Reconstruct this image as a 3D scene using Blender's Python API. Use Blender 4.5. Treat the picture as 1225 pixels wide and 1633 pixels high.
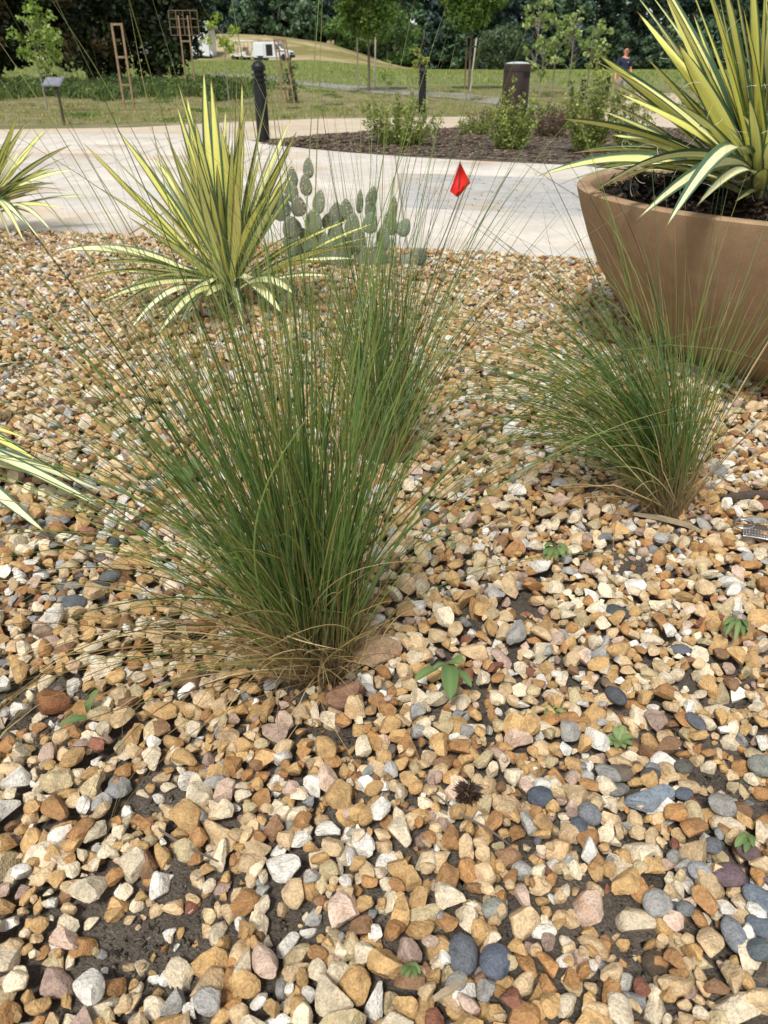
import bpy, bmesh, math, random
import numpy as np
from mathutils import Vector, Matrix

for o in list(bpy.data.objects):
    bpy.data.objects.remove(o)
SC = bpy.context.scene
COL = SC.collection
R = math.radians
rng = np.random.default_rng(11)
random.seed(11)

# ------------------------------------------------------------------ camera
F = 1180.0                 # focal length in photo pixels (1225 x 1633)
PITCH = R(30.5)
CAMZ = 0.95
cam = bpy.data.cameras.new('camera')
cam.sensor_fit = 'VERTICAL'
cam.sensor_height = 34.6
cam.lens = F / 1633 * 34.6
cam.clip_start = 0.02
cam.clip_end = 2000
cam.dof.use_dof = True
cam.dof.focus_distance = 1.35
cam.dof.aperture_fstop = 9.0
camo = bpy.data.objects.new('camera', cam)
COL.objects.link(camo)
camo.location = (0, 0, CAMZ)
camo.rotation_euler = (R(90) - PITCH, 0, 0)
SC.camera = camo

# ------------------------------------------------------------------ sky, sun, exposure (bright overcast)
SUN_EL, SUN_AZ = R(58), R(200)      # azimuth clockwise from +Y (north): sun behind and to the left of the camera
world = bpy.data.worlds.new('World')
SC.world = world
world.use_nodes = True
wn = world.node_tree
wn.nodes.clear()
sky = wn.nodes.new('ShaderNodeTexSky')
sky.sky_type = 'NISHITA'
sky.sun_disc = False
sky.sun_elevation = SUN_EL
sky.sun_rotation = SUN_AZ
sky.dust_density = 1.2
sky.ozone_density = 0.6
hsv = wn.nodes.new('ShaderNodeHueSaturation')
hsv.inputs['Saturation'].default_value = 0.25
bg = wn.nodes.new('ShaderNodeBackground')
bg.inputs['Strength'].default_value = 0.118
wo = wn.nodes.new('ShaderNodeOutputWorld')
wn.links.new(sky.outputs[0], hsv.inputs['Color'])
wn.links.new(hsv.outputs[0], bg.inputs['Color'])
wn.links.new(bg.outputs[0], wo.inputs['Surface'])
sl = bpy.data.lights.new('sun', 'SUN')
sl.energy = 2.6
sl.angle = R(12)
sl.color = (1.0, 0.97, 0.925)
so = bpy.data.objects.new('sun', sl)
COL.objects.link(so)
sd = Vector((math.sin(SUN_AZ) * math.cos(SUN_EL), math.cos(SUN_AZ) * math.cos(SUN_EL), math.sin(SUN_EL)))
so.rotation_euler = (-sd).to_track_quat('-Z', 'Y').to_euler()
SC.view_settings.view_transform = 'Standard'
SC.view_settings.look = 'None'
SC.view_settings.exposure = 0.58
SC.view_settings.gamma = 1
SC.view_settings.use_curve_mapping = False

# ------------------------------------------------------------------ helpers: pixels, terrain
FW = Vector((0, math.cos(PITCH), -math.sin(PITCH)))
UP = Vector((0, math.sin(PITCH), math.cos(PITCH)))
CAM = Vector((0, 0, CAMZ))

def ray(px, py):
    return Vector((1, 0, 0)) * ((px - 612.5) / F) + UP * (-(py - 816.5) / F) + FW

def at_z(px, py, z=0.0):
    d = ray(px, py)
    return CAM + d * ((z - CAMZ) / d.z)

def at_y(px, py, Y):
    d = ray(px, py)
    return CAM + d * (Y / d.y)

def sstep(a, b, x):
    t = np.clip((x - a) / (b - a), 0, 1)
    return t * t * (3 - 2 * t)

def terrain(x, y):
    x = np.asarray(x, float); y = np.asarray(y, float)
    s1 = 0.034 * (np.clip(y, 28, 60) - 28) * sstep(24, 36, y)
    s2 = 0.034 + (0.010 - 0.034) * sstep(-10, 6, x)
    z = s1 + s2 * (np.clip(y, 60, 145) - 60)
    mound = 2.9 * sstep(106, 138, y) * (1 - sstep(-24, 9, x)) * (1 - 0.5 * sstep(-40, -70, x))
    return z + mound + 9.0 * sstep(186, 250, y)

def on_ground(px, py, lo=0.5, hi=200.0):
    d = ray(px, py)
    n = 4000
    ys = np.geomspace(lo, min(hi, 180.0), n)
    t = ys / d.y
    xs = d.x * t
    zs = CAMZ + d.z * t
    k = np.where(zs <= terrain(xs, ys))[0]
    k = k[0] if len(k) else n - 1
    return Vector((xs[k], ys[k], float(terrain(xs[k], ys[k]))))

def gz(x, y):
    return float(terrain(x, y))

# ------------------------------------------------------------------ helpers: objects
ORG = {}

def tag(o, label=None, cat=None, group=None, kind=None):
    if label: o['label'] = label
    if cat: o['category'] = cat
    if group: o['group'] = group
    if kind: o['kind'] = kind
    return o

def thing(name, label, cat, loc, rz=0.0, group=None):
    o = bpy.data.objects.new(name, None)
    o.empty_display_size = 0.1
    COL.objects.link(o)
    o.location = loc
    o.rotation_euler = (0, 0, rz)
    tag(o, label, cat, group)
    ORG[o] = Vector(loc)
    return o

def link(name, me, mats, parent=None):
    o = bpy.data.objects.new(name, me)
    COL.objects.link(o)
    if not isinstance(mats, (list, tuple)):
        mats = [mats]
    for m in mats:
        me.materials.append(m)
    if parent is not None:
        o.parent = parent
        ORG[o] = ORG.get(parent, Vector((0, 0, 0)))
    else:
        ORG[o] = Vector((0, 0, 0))
    return o

def np_mesh(name, verts, faces, col=None, uv=None, smooth=False, sharp=None):
    """verts (n,3), faces (m,k) all with the same corner count; col (n,3) per vertex; uv (n,2) per vertex"""
    verts = np.asarray(verts, np.float32); faces = np.asarray(faces, np.int32)
    me = bpy.data.meshes.new(name)
    n, (m, k) = len(verts), faces.shape
    me.vertices.add(n); me.vertices.foreach_set('co', verts.ravel())
    me.loops.add(m * k); me.loops.foreach_set('vertex_index', faces.ravel())
    me.polygons.add(m)
    me.polygons.foreach_set('loop_start', np.arange(0, m * k, k, dtype=np.int32))
    me.polygons.foreach_set('loop_total', np.full(m, k, np.int32))
    if smooth:
        me.polygons.foreach_set('use_smooth', np.ones(m, bool))
    if col is not None:
        a = me.color_attributes.new('Col', 'FLOAT_COLOR', 'POINT')
        c = np.ones((n, 4), np.float32); c[:, :3] = col
        a.data.foreach_set('color', c.ravel())
    if uv is not None:
        u = me.uv_layers.new(name='UVMap')
        u.data.foreach_set('uv', np.asarray(uv, np.float32)[faces.ravel()].ravel())
    me.update(calc_edges=True)
    me.validate()
    if sharp is not None:
        me.set_sharp_from_angle(angle=sharp)
    return me

class MB:
    def __init__(s):
        s.v = []; s.f = []; s.sm = []
    def add(s, verts, faces, smooth=False):
        b = len(s.v)
        s.v += [Vector(p) for p in verts]
        s.f += [tuple(b + i for i in f) for f in faces]
        s.sm += [smooth] * len(faces)
        return s
    def box(s, c, d, rot=None, taper=1.0):
        hx, hy, hz = d[0] / 2, d[1] / 2, d[2] / 2
        vs = []
        for z in (-1, 1):
            t = taper if z > 0 else 1.0
            for x, y in ((-1, -1), (1, -1), (1, 1), (-1, 1)):
                p = Vector((x * hx * t, y * hy * t, z * hz))
                if rot is not None: p = rot @ p
                vs.append(p + Vector(c))
        return s.add(vs, [(3, 2, 1, 0), (4, 5, 6, 7), (0, 1, 5, 4), (1, 2, 6, 5), (2, 3, 7, 6), (3, 0, 4, 7)])
    def bar(s, a, b, w, d=None):
        a, b = Vector(a), Vector(b); d = d or w
        z = (b - a).normalized()
        x = z.orthogonal().normalized() if abs(z.z) < 0.98 else Vector((1, 0, 0))
        if abs(z.z) < 0.98: x = z.cross(Vector((0, 0, 1))).normalized()
        x = (x - z * x.dot(z)).normalized(); y = z.cross(x)
        vs = [p + x * (i * w / 2) + y * (j * d / 2) for p in (a, b) for i, j in ((-1, -1), (1, -1), (1, 1), (-1, 1))]
        return s.add(vs, [(3, 2, 1, 0), (4, 5, 6, 7), (0, 1, 5, 4), (1, 2, 6, 5), (2, 3, 7, 6), (3, 0, 4, 7)])
    def tube(s, pts, rad, n=8, cap=True):
        pts = [Vector(p) for p in pts]
        if not isinstance(rad, (list, tuple)): rad = [rad] * len(pts)
        vs = []; prev = None
        for i, p in enumerate(pts):
            t = (pts[min(i + 1, len(pts) - 1)] - pts[max(i - 1, 0)]).normalized()
            if prev is None: x = t.orthogonal().normalized()
            else: x = (prev - t * prev.dot(t)).normalized()
            prev = x; y = t.cross(x)
            vs += [p + (x * math.cos(2 * math.pi * k / n) + y * math.sin(2 * math.pi * k / n)) * rad[i] for k in range(n)]
        fs = []
        for i in range(len(pts) - 1):
            for k in range(n):
                a = i * n + k; b = i * n + (k + 1) % n
                fs.append((a, b, b + n, a + n))
        if cap:
            fs.append(tuple(range(n - 1, -1, -1))); fs.append(tuple(range((len(pts) - 1) * n, len(pts) * n)))
        return s.add(vs, fs, True)
    def lathe(s, prof, c=(0, 0, 0), n=32, smooth=True):
        c = Vector(c); vs = []; fs = []
        for r, z in prof:
            vs += [c + Vector((r * math.cos(2 * math.pi * k / n), r * math.sin(2 * math.pi * k / n), z)) for k in range(n)]
        for i in range(len(prof) - 1):
            for k in range(n):
                a = i * n + k; b = i * n + (k + 1) % n
                fs.append((a, b, b + n, a + n))
        if prof[0][0] > 1e-6: fs.append(tuple(range(n - 1, -1, -1)))
        if prof[-1][0] > 1e-6: fs.append(tuple(range((len(prof) - 1) * n, len(prof) * n)))
        return s.add(vs, fs, smooth)
    def prism(s, poly, axis, a, b):
        """2-D polygon extruded along axis ('x': poly is (y,z); 'y': (x,z); 'z': (x,y)) from a to b"""
        def P(u, v, w):
            return {'x': (w, u, v), 'y': (u, w, v), 'z': (u, v, w)}[axis]
        n = len(poly)
        vs = [P(u, v, a) for u, v in poly] + [P(u, v, b) for u, v in poly]
        fs = [tuple(range(n - 1, -1, -1)), tuple(range(n, 2 * n))]
        fs += [(i, (i + 1) % n, n + (i + 1) % n, n + i) for i in range(n)]
        return s.add(vs, fs)
    def build(s, name, mat, parent=None, local=False, sharp=R(40), bevel=0.0):
        off = Vector((0, 0, 0)) if (local or parent is None) else ORG[parent]
        me = bpy.data.meshes.new(name)
        me.from_pydata([tuple(p - off) for p in s.v], [], s.f)
        bm = bmesh.new(); bm.from_mesh(me)
        bmesh.ops.recalc_face_normals(bm, faces=bm.faces)
        bm.to_mesh(me); bm.free()
        me.polygons.foreach_set('use_smooth', np.array(s.sm, bool))
        me.set_sharp_from_angle(angle=sharp)
        me.update()
        o = link(name, me, mat, parent)
        if bevel:
            b = o.modifiers.new('bevel', 'BEVEL'); b.width = bevel; b.segments = 2; b.limit_method = 'ANGLE'
        return o

# ------------------------------------------------------------------ helpers: materials
def srgb(r, g, b, k=1.0):
    def f(c):
        c /= 255.0
        return c / 12.92 if c <= 0.04045 else ((c + 0.055) / 1.055) ** 2.4
    return (f(r) * k, f(g) * k, f(b) * k)

class NT:
    def __init__(s, name):
        s.m = bpy.data.materials.new(name); s.m.use_nodes = True
        s.t = s.m.node_tree; s.b = s.t.nodes['Principled BSDF']; s.out = s.t.nodes['Material Output']
    def n(s, typ, **kw):
        x = s.t.nodes.new(typ)
        for k, v in kw.items():
            if k.startswith('i_'): x.inputs[k[2:].replace('_', ' ')].default_value = v
            else: setattr(x, k, v)
        return x
    def l(s, a, b): s.t.links.new(a, b)
    def pos(s): return s.n('ShaderNodeNewGeometry').outputs['Position']
    def obj(s): return s.n('ShaderNodeTexCoord').outputs['Object']
    def noise(s, vec, scale, detail=4, rough=0.55, dist=0.0):
        x = s.n('ShaderNodeTexNoise'); x.inputs['Scale'].default_value = scale
        x.inputs['Detail'].default_value = detail; x.inputs['Roughness'].default_value = rough
        x.inputs['Distortion'].default_value = dist
        if vec is not None: s.l(vec, x.inputs['Vector'])
        return x.outputs['Fac']
    def ramp(s, fac, stops, interp='LINEAR'):
        x = s.n('ShaderNodeValToRGB'); x.color_ramp.interpolation = interp
        e = x.color_ramp.elements
        while len(e) < len(stops): e.new(0.5)
        for i, (p, c) in enumerate(stops):
            e[i].position = p
            c = (c, c, c) if not isinstance(c, (tuple, list)) else c
            e[i].color = (*c[:3], 1)
        s.l(fac, x.inputs['Fac'])
        return x.outputs['Color']
    def mix(s, fac, a, b, mode='MIX'):
        x = s.n('ShaderNodeMix'); x.data_type = 'RGBA'; x.blend_type = mode
        for k, v in ((0, fac), (6, a), (7, b)):
            if hasattr(v, 'is_linked') or hasattr(v, 'links'): s.l(v, x.inputs[k])
            elif k == 0: x.inputs[0].default_value = v
            else: x.inputs[k].default_value = (*v[:3], 1)
        return x.outputs[2]
    def col(s): 
        x = s.n('ShaderNodeAttribute'); x.attribute_name = 'Col'
        return x.outputs['Color']
    def base(s, c):
        if hasattr(c, 'links'): s.l(c, s.b.inputs['Base Color'])
        else: s.b.inputs['Base Color'].default_value = (*c[:3], 1)
        return s
    def bump(s, h, strength=0.3, dist=0.01):
        x = s.n('ShaderNodeBump'); x.inputs['Strength'].default_value = strength; x.inputs['Distance'].default_value = dist
        s.l(h, x.inputs['Height']); s.l(x.outputs[0], s.b.inputs['Normal'])
        return s
    def rough(s, r, spec=0.5, metal=0.0):
        if hasattr(r, 'links'): s.l(r, s.b.inputs['Roughness'])
        else: s.b.inputs['Roughness'].default_value = r
        s.b.inputs['Specular IOR Level'].default_value = spec
        s.b.inputs['Metallic'].default_value = metal
        return s
    def translucent(s, c, fac):
        t = s.n('ShaderNodeBsdfTranslucent'); mx = s.n('ShaderNodeMixShader'); mx.inputs[0].default_value = fac
        if hasattr(c, 'links'): s.l(c, t.inputs['Color'])
        else: t.inputs['Color'].default_value = (*c[:3], 1)
        s.l(s.b.outputs[0], mx.inputs[1]); s.l(t.outputs[0], mx.inputs[2]); s.l(mx.outputs[0], s.out.inputs['Surface'])
        return s

def plain(name, c, rough=0.6, metal=0.0, var=0.25, scale=30, bump=0.0, spec=0.5):
    t = NT(name); p = t.obj(); n = t.noise(p, scale)
    t.base(t.mix(t.ramp(n, [(0.3, 0.0), (0.7, 1.0)]), tuple(x * (1 - var) for x in c), tuple(x * (1 + var) for x in c)))
    t.rough(rough, spec, metal)
    if bump: t.bump(t.noise(p, scale * 4), bump, 0.005)
    return t.m

def m_stone():
    t = NT('stone'); p = t.pos(); c = t.col()
    n1 = t.noise(p, 55, 5, 0.65); n2 = t.noise(p, 24, 3, 0.6, 0.6); n3 = t.noise(p, 320, 3, 0.6)
    a = t.mix(1.0, c, t.ramp(n1, [(0.25, 0.55), (0.5, 0.96), (0.8, 1.22)]), 'MULTIPLY')
    a = t.mix(t.ramp(n2, [(0.56, 0.0), (0.72, 0.5)]), a, t.mix(1.0, a, (0.80, 0.60, 0.36), 'MULTIPLY'))
    a = t.mix(1.0, a, t.ramp(n3, [(0.3, 0.68), (0.65, 1.1)]), 'MULTIPLY')
    t.base(a).rough(0.78, 0.35)
    x = t.n('ShaderNodeMath', operation='ADD'); y = t.n('ShaderNodeMath', operation='MULTIPLY'); y.inputs[1].default_value = 0.35
    t.l(n3, y.inputs[0]); t.l(n1, x.inputs[0]); t.l(y.outputs[0], x.inputs[1])
    t.bump(x.outputs[0], 0.8, 0.008)
    return t.m

def m_soil(name='soil', a=(0.15, 0.122, 0.094), b=(0.29, 0.245, 0.195), sc=9):
    t = NT(name); p = t.pos()
    n1 = t.noise(p, sc, 4); n2 = t.noise(p, sc * 25, 4, 0.7); n3 = t.noise(p, sc * 70, 2, 0.7)
    c = t.mix(t.ramp(n1, [(0.3, 0.0), (0.7, 1.0)]), a, b)
    c = t.mix(1.0, c, t.ramp(n2, [(0.3, 0.55), (0.7, 1.35)]), 'MULTIPLY')
    c = t.mix(t.ramp(n3, [(0.66, 0.0), (0.74, 0.7)]), c, (0.32, 0.29, 0.25))
    t.base(c).rough(0.95, 0.2).bump(n2, 1.0, 0.02)
    return t.m

def m_blade(name='grass_blade', tr=0.3):
    t = NT(name); c = t.col()
    t.base(c).rough(0.5, 0.35).translucent(t.mix(1.0, c, (1.3, 1.35, 0.8), 'MULTIPLY'), tr)
    return t.m

def m_leaf(name, tr=0.25, rough=0.55, spec=0.3):
    t = NT(name); c = t.col()
    t.base(c).rough(rough, spec).translucent(t.mix(1.0, c, (1.2, 1.4, 0.6), 'MULTIPLY'), tr)
    return t.m

M = {}
M['stone'] = m_stone()
M['soil'] = m_soil()
M['potting_soil'] = m_soil('potting_soil', (0.018, 0.012, 0.008), (0.06, 0.04, 0.027), 14)
M['blade'] = m_blade()
M['leaf'] = m_leaf('leaf')
M['waxy_leaf'] = m_leaf('waxy_leaf', 0.08, 0.35, 0.5)
M['far_leaf'] = m_leaf('far_leaf', 0.1, 0.7, 0.2)
M['bark'] = plain('bark', (0.13, 0.10, 0.075), 0.9, 0, 0.35, 14, 0.6)
M['timber'] = plain('timber', (0.25, 0.165, 0.095), 0.85, 0, 0.25, 10, 0.3)
M['pale_timber'] = plain('pale_timber', (0.46, 0.40, 0.32), 0.85, 0, 0.2, 10, 0.3)
M['black_metal'] = plain('black_metal', (0.008, 0.009, 0.011), 0.5, 0, 0.15, 8, 0.05, 0.3)

# ================================================================== THE SETTING
def m_ground():
    t = NT('lawn'); p = t.pos()
    n1 = t.noise(p, 0.6, 5, 0.65, 0.8); n2 = t.noise(p, 2.2, 5, 0.7); n3 = t.noise(p, 14, 4, 0.75)
    sx = t.n('ShaderNodeSeparateXYZ'); t.l(p, sx.inputs[0])
    my = t.n('ShaderNodeMapRange'); my.inputs[1].default_value = 36; my.inputs[2].default_value = 46
    t.l(sx.outputs['Y'], my.inputs[0])
    near = t.mix(t.ramp(n2, [(0.35, 0.0), (0.62, 1.0)]), (0.22, 0.175, 0.10), (0.145, 0.165, 0.055))
    near = t.mix(t.ramp(n1, [(0.48, 0.0), (0.62, 0.9)]), near, (0.31, 0.25, 0.17))
    far = t.mix(t.ramp(n2, [(0.3, 0.0), (0.7, 1.0)]), (0.13, 0.155, 0.055), (0.21, 0.23, 0.095))
    c = t.mix(my.outputs[0], near, far)
    mm = t.n('ShaderNodeMapRange'); mm.inputs[1].default_value = 104; mm.inputs[2].default_value = 109
    t.l(sx.outputs['Y'], mm.inputs[0])
    mx = t.n('ShaderNodeMapRange'); mx.inputs[1].default_value = 12; mx.inputs[2].default_value = 4
    t.l(sx.outputs['X'], mx.inputs[0])
    mu = t.n('ShaderNodeMath', operation='MULTIPLY'); t.l(mm.outputs[0], mu.inputs[0]); t.l(mx.outputs[0], mu.inputs[1])
    nb = t.noise(p, 0.12, 4, 0.65, 0.8)
    dry = t.mix(t.ramp(nb, [(0.42, 0.0), (0.6, 1.0)]), (0.20, 0.175, 0.06), (0.46, 0.37, 0.22))
    c = t.mix(mu.outputs[0], c, dry)
    c = t.mix(1.0, c, t.ramp(n3, [(0.3, 0.6), (0.7, 1.25)]), 'MULTIPLY')
    t.base(c).rough(0.95, 0.15).bump(n3, 0.8, 0.05)
    return t.m

xs = np.unique(np.concatenate([np.linspace(-320, -60, 14), np.linspace(-60, 60, 81), np.linspace(60, 320, 14)]))
ys = np.unique(np.concatenate([np.linspace(-30, 20, 8), np.linspace(20, 150, 105), np.linspace(150, 700, 20)]))
X, Y = np.meshgrid(xs, ys)
Z = terrain(X, Y) - 0.004
idx = np.arange(X.size).reshape(X.shape)
fc = np.stack([idx[:-1, :-1], idx[:-1, 1:], idx[1:, 1:], idx[1:, :-1]], -1).reshape(-1, 4)
ground = link('ground', np_mesh('ground', np.stack([X, Y, Z], -1).reshape(-1, 3), fc, smooth=True), m_ground())
tag(ground, kind='structure')

def strip(name, top, bot, zfun, mat, nu=60, nv=6, smooth=True):
    """sheet between two ground polylines given in photo pixels"""
    def res(pl):
        g = np.array([on_ground(*p)[:2] for p in pl])
        d = np.r_[0, np.cumsum(np.hypot(*np.diff(g, axis=0).T))]
        u = np.linspace(0, d[-1], nu)
        return np.stack([np.interp(u, d, g[:, 0]), np.interp(u, d, g[:, 1])], -1)
    a, b = res(top), res(bot)
    t = np.linspace(0, 1, nv)[:, None, None]
    g = b[None] * (1 - t) + a[None] * t
    z = terrain(g[..., 0], g[..., 1]) + zfun(g[..., 0], g[..., 1], t[..., 0], np.linspace(0, 1, nu)[None])
    i = np.arange(nu * nv).reshape(nv, nu)
    f = np.stack([i[:-1, :-1], i[:-1, 1:], i[1:, 1:], i[1:, :-1]], -1).reshape(-1, 4)
    o = link(name, np_mesh(name, np.dstack([g, z]).reshape(-1, 3), f, smooth=smooth), mat)
    return o, g, z

# ---- pavement edges (world), taken from pixels on the flat ground
near_px = [(-420, 352), (-200, 362), (0, 372), (160, 379), (420, 393), (700, 405), (930, 419), (1225, 440), (1700, 474)]
far_px = [(-420, 226), (-200, 221), (0, 217), (130, 214.5), (300, 215), (400, 225), (437, 233), (516, 242), (602, 249), (760, 258.5), (920, 266), (1225, 283), (1700, 310)]
NE = np.array([on_ground(*p)[:2] for p in near_px]); FE = np.array([on_ground(*p)[:2] for p in far_px])
NE = NE[np.argsort(NE[:, 0])]; FE = FE[np.argsort(FE[:, 0])]
def near_y(x): return np.interp(x, NE[:, 0], NE[:, 1])
def far_y(x): return np.interp(x, FE[:, 0], FE[:, 1])

def m_concrete(name, a, b, stain, sc=1.0, grain=160):
    t = NT(name); p = t.pos()
    n1 = t.noise(p, 0.9 * sc, 5, 0.6, 0.4); n2 = t.noise(p, 5 * sc, 5, 0.7); n3 = t.noise(p, grain, 3, 0.7)
    st = t.noise(p, 0.55 * sc, 4, 0.62, 0.9)
    c = t.mix(t.ramp(n1, [(0.3, 0.0), (0.7, 1.0)]), a, b)
    c = t.mix(1.0, c, t.ramp(n2, [(0.25, 0.82), (0.7, 1.06)]), 'MULTIPLY')
    c = t.mix(t.ramp(st, [(0.52, 0.0), (0.66, 0.8)]), c, stain)
    c = t.mix(1.0, c, t.ramp(n3, [(0.3, 0.86), (0.7, 1.06)]), 'MULTIPLY')
    t.base(c).rough(0.85, 0.3).bump(n3, 0.35, 0.004)
    return t.m
M['concrete'] = m_concrete('concrete', (0.53, 0.48, 0.41), (0.61, 0.57, 0.505), (0.48, 0.35, 0.22))
M['slate'] = m_concrete('slate', (0.37, 0.36, 0.34), (0.47, 0.455, 0.425), (0.45, 0.37, 0.27), 1.6, 90)
M['sand_path'] = m_concrete('sand_path', (0.50, 0.41, 0.30), (0.57, 0.485, 0.365), (0.44, 0.34, 0.23), 1.0, 220)
M['joint'] = plain('joint', (0.27, 0.23, 0.18), 0.95, 0, 0.3, 20)

xg = np.linspace(-7.5, 6.5, 90)
tt = np.linspace(0, 1, 4)[:, None]
gy = near_y(xg)[None] * (1 - tt) + far_y(xg)[None] * tt
gx = np.repeat(xg[None], 4, 0)
i = np.arange(gx.size).reshape(gx.shape)
f = np.stack([i[:-1, :-1], i[:-1, 1:], i[1:, 1:], i[1:, :-1]], -1).reshape(-1, 4)
pavement = link('pavement', np_mesh('pavement', np.dstack([gx, gy, np.full(gx.shape, 0.001)]).reshape(-1, 3), f), M['joint'])
tag(pavement, kind='structure')

def slab(poly, top, mat, name='slab', inset=0.004):
    n = len(poly); c = sum((Vector((*p, 0)) for p in poly), Vector()) / n
    mb = MB(); v = []
    for z, ins in ((0.002, 0), (top - 0.003, 0), (top, inset)):
        for p in poly:
            q = Vector((*p, 0)); d = c - q
            q = q + d.normalized() * ins; v.append((q.x, q.y, z))
    fs = [tuple(range(2 * n, 3 * n))]
    for k in range(2):
        fs += [(k * n + j, k * n + (j + 1) % n, (k + 1) * n + (j + 1) % n, (k + 1) * n + j) for j in range(n)]
    return mb.add(v, fs).build(name, mat, pavement)

COLS = [-7.4, -5.3, -3.4, -1.75, 0.15, 1.75, 3.4, 5.0, 6.4]
ROWS = [0.0, 0.42, 1.75, 2.9, 4.3, 5.7, 7.2, 8.8, 10.6]
for ci in range(len(COLS) - 1):
    for ri in range(len(ROWS) - 1):
        x0, x1 = COLS[ci] + 0.007, COLS[ci + 1] - 0.007
        g = 0.007
        def yb(x, r): return min(near_y(x) + r, far_y(x))
        gray = (ci in (4, 5, 6) and ri in (2, 3))
        nx = 4
        xx = np.linspace(x0, x1, nx)
        lo = [(x, yb(x, ROWS[ri]) + g) for x in xx]; hi = [(x, yb(x, ROWS[ri + 1]) - g) for x in xx]
        if max(h[1] - l[1] for h, l in zip(hi, lo)) < 0.12: continue
        hi = [(h[0], max(h[1], l[1] + 0.01)) for h, l in zip(hi, lo)]
        if not gray:
            slab(lo + hi[::-1], 0.014 + 0.002 * random.random(), M['concrete'])
        else:
            nc = 9                               # narrow slate setts laid in courses
            for k in range(nc):
                ta, tb = k / nc, (k + 1) / nc
                off = random.random() * 0.3
                cuts = [x0] + [c for c in np.arange(x0 + 0.15 + off, x1 - 0.1, 0.42) + 0.0] + [x1]
                for a, b in zip(cuts[:-1], cuts[1:]):
                    def Q(x, t_): 
                        l_, h_ = yb(x, ROWS[ri]), yb(x, ROWS[ri + 1])
                        return (x, l_ + (h_ - l_) * t_)
                    e = 0.004
                    pa = [Q(a + e, ta), Q(b - e, ta), Q(b - e, tb), Q(a + e, tb)]
                    pa = [(p[0], p[1] + (e if q < 2 else -e)) for q, p in enumerate(pa)]
                    slab(pa, 0.011 + 0.006 * random.random(), M['slate'], 'slate_sett')

o, _, _ = strip('sand_path', [(-420, 215), (0, 207), (206, 204), (377, 195), (500, 190), (740, 186.5), (830, 186)],
      [(-420, 225.6), (0, 216.7), (300, 214.7), (400, 224), (437, 225), (581, 213), (700, 207), (770, 203)], lambda x, y, t, u: 0.006 + 0 * x, M['sand_path'])
tag(o, kind='structure')
o, _, _ = strip('sand_path', [(920, 202), (960, 178), (992, 158), (1015, 148)], [(1150, 207), (1105, 178), (1085, 160), (1075, 149)], lambda x, y, t, u: 0.010 + 0 * x, M['sand_path'], 20, 6)
tag(o, kind='structure')
o, _, _ = strip('gravel_track', [(330, 116), (405, 119), (470, 128), (560, 137), (640, 142), (720, 147), (800, 158), (860, 168)],
      [(330, 120), (405, 125), (470, 134), (560, 145), (640, 152), (720, 157), (800, 168), (860, 178)], lambda x, y, t, u: 0.012 + 0.004 * np.sin(x),
      m_concrete('track_gravel', (0.21, 0.20, 0.185), (0.30, 0.29, 0.27), (0.15, 0.15, 0.07), 0.6, 12), 40, 4)
tag(o, kind='structure')

M['mulch'] = m_soil('mulch', (0.07, 0.052, 0.040), (0.17, 0.135, 0.105), 3)
def mz(x, y, t, u):
    e = np.clip(np.minimum(t, 1 - t) * 5, 0, 1) * np.clip(np.minimum(u, 1 - u) * 12, 0, 1)
    return 0.006 + e * (0.06 + 0.02 * np.sin(x * 2.1) * np.cos(y * 1.7) + 0.010 * rng.standard_normal(x.shape))
mulch, MG, MZ = strip('mulch_bed', [(437, 225.5), (581, 213.5), (700, 207.3), (760, 204.5), (790, 193), (880, 188), (945, 190), (965, 197), (1090, 207.5), (1400, 220)],
      [(438, 232), (516, 241.5), (602, 248.5), (760, 258), (920, 265.5), (1225, 282), (1400, 293)], mz, M['mulch'], 130, 40)
tag(mulch, kind='structure')
# bark chips on the mulch, too many to count
nch = 14000
iu = rng.integers(0, MG.shape[1] - 1, nch); iv = rng.integers(1, MG.shape[0] - 1, nch)
cx = MG[iv, iu, 0] + rng.normal(0, .08, nch); cy = MG[iv, iu, 1] + rng.normal(0, .06, nch); cz = MZ[iv, iu] + 0.012
ang = rng.uniform(0, 6.28, nch); L = rng.uniform(.015, .055, nch); W = L * rng.uniform(.25, .5, nch)
q = np.array([[-1, -1, 0], [1, -1, .35], [1, 1, 0], [-1, 1, .35], [0, 0, -.5]])
lx = q[None, :, 0] * L[:, None]; ly = q[None, :, 1] * W[:, None]; lz = q[None, :, 2] * .02 * rng.uniform(.2, 1.6, nch)[:, None]
vv = np.stack([cx[:, None] + lx * np.cos(ang)[:, None] - ly * np.sin(ang)[:, None], cy[:, None] + lx * np.sin(ang)[:, None] + ly * np.cos(ang)[:, None], cz[:, None] + lz], -1)
fb = np.array([[0, 1, 2], [0, 2, 3], [0, 4, 1], [2, 4, 3]])
ff = (np.arange(nch) * 5)[:, None, None] + fb[None]
cc = np.array([srgb(112, 92, 76), srgb(140, 120, 104), srgb(84, 66, 54), srgb(160, 142, 124)])[rng.integers(0, 4, nch)]
chips = link('bark_chips', np_mesh('bark_chips', vv.reshape(-1, 3), ff.reshape(-1, 3), np.repeat(cc, 5, 0)), M['leaf'], mulch)
tag(chips, kind='stuff')

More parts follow.
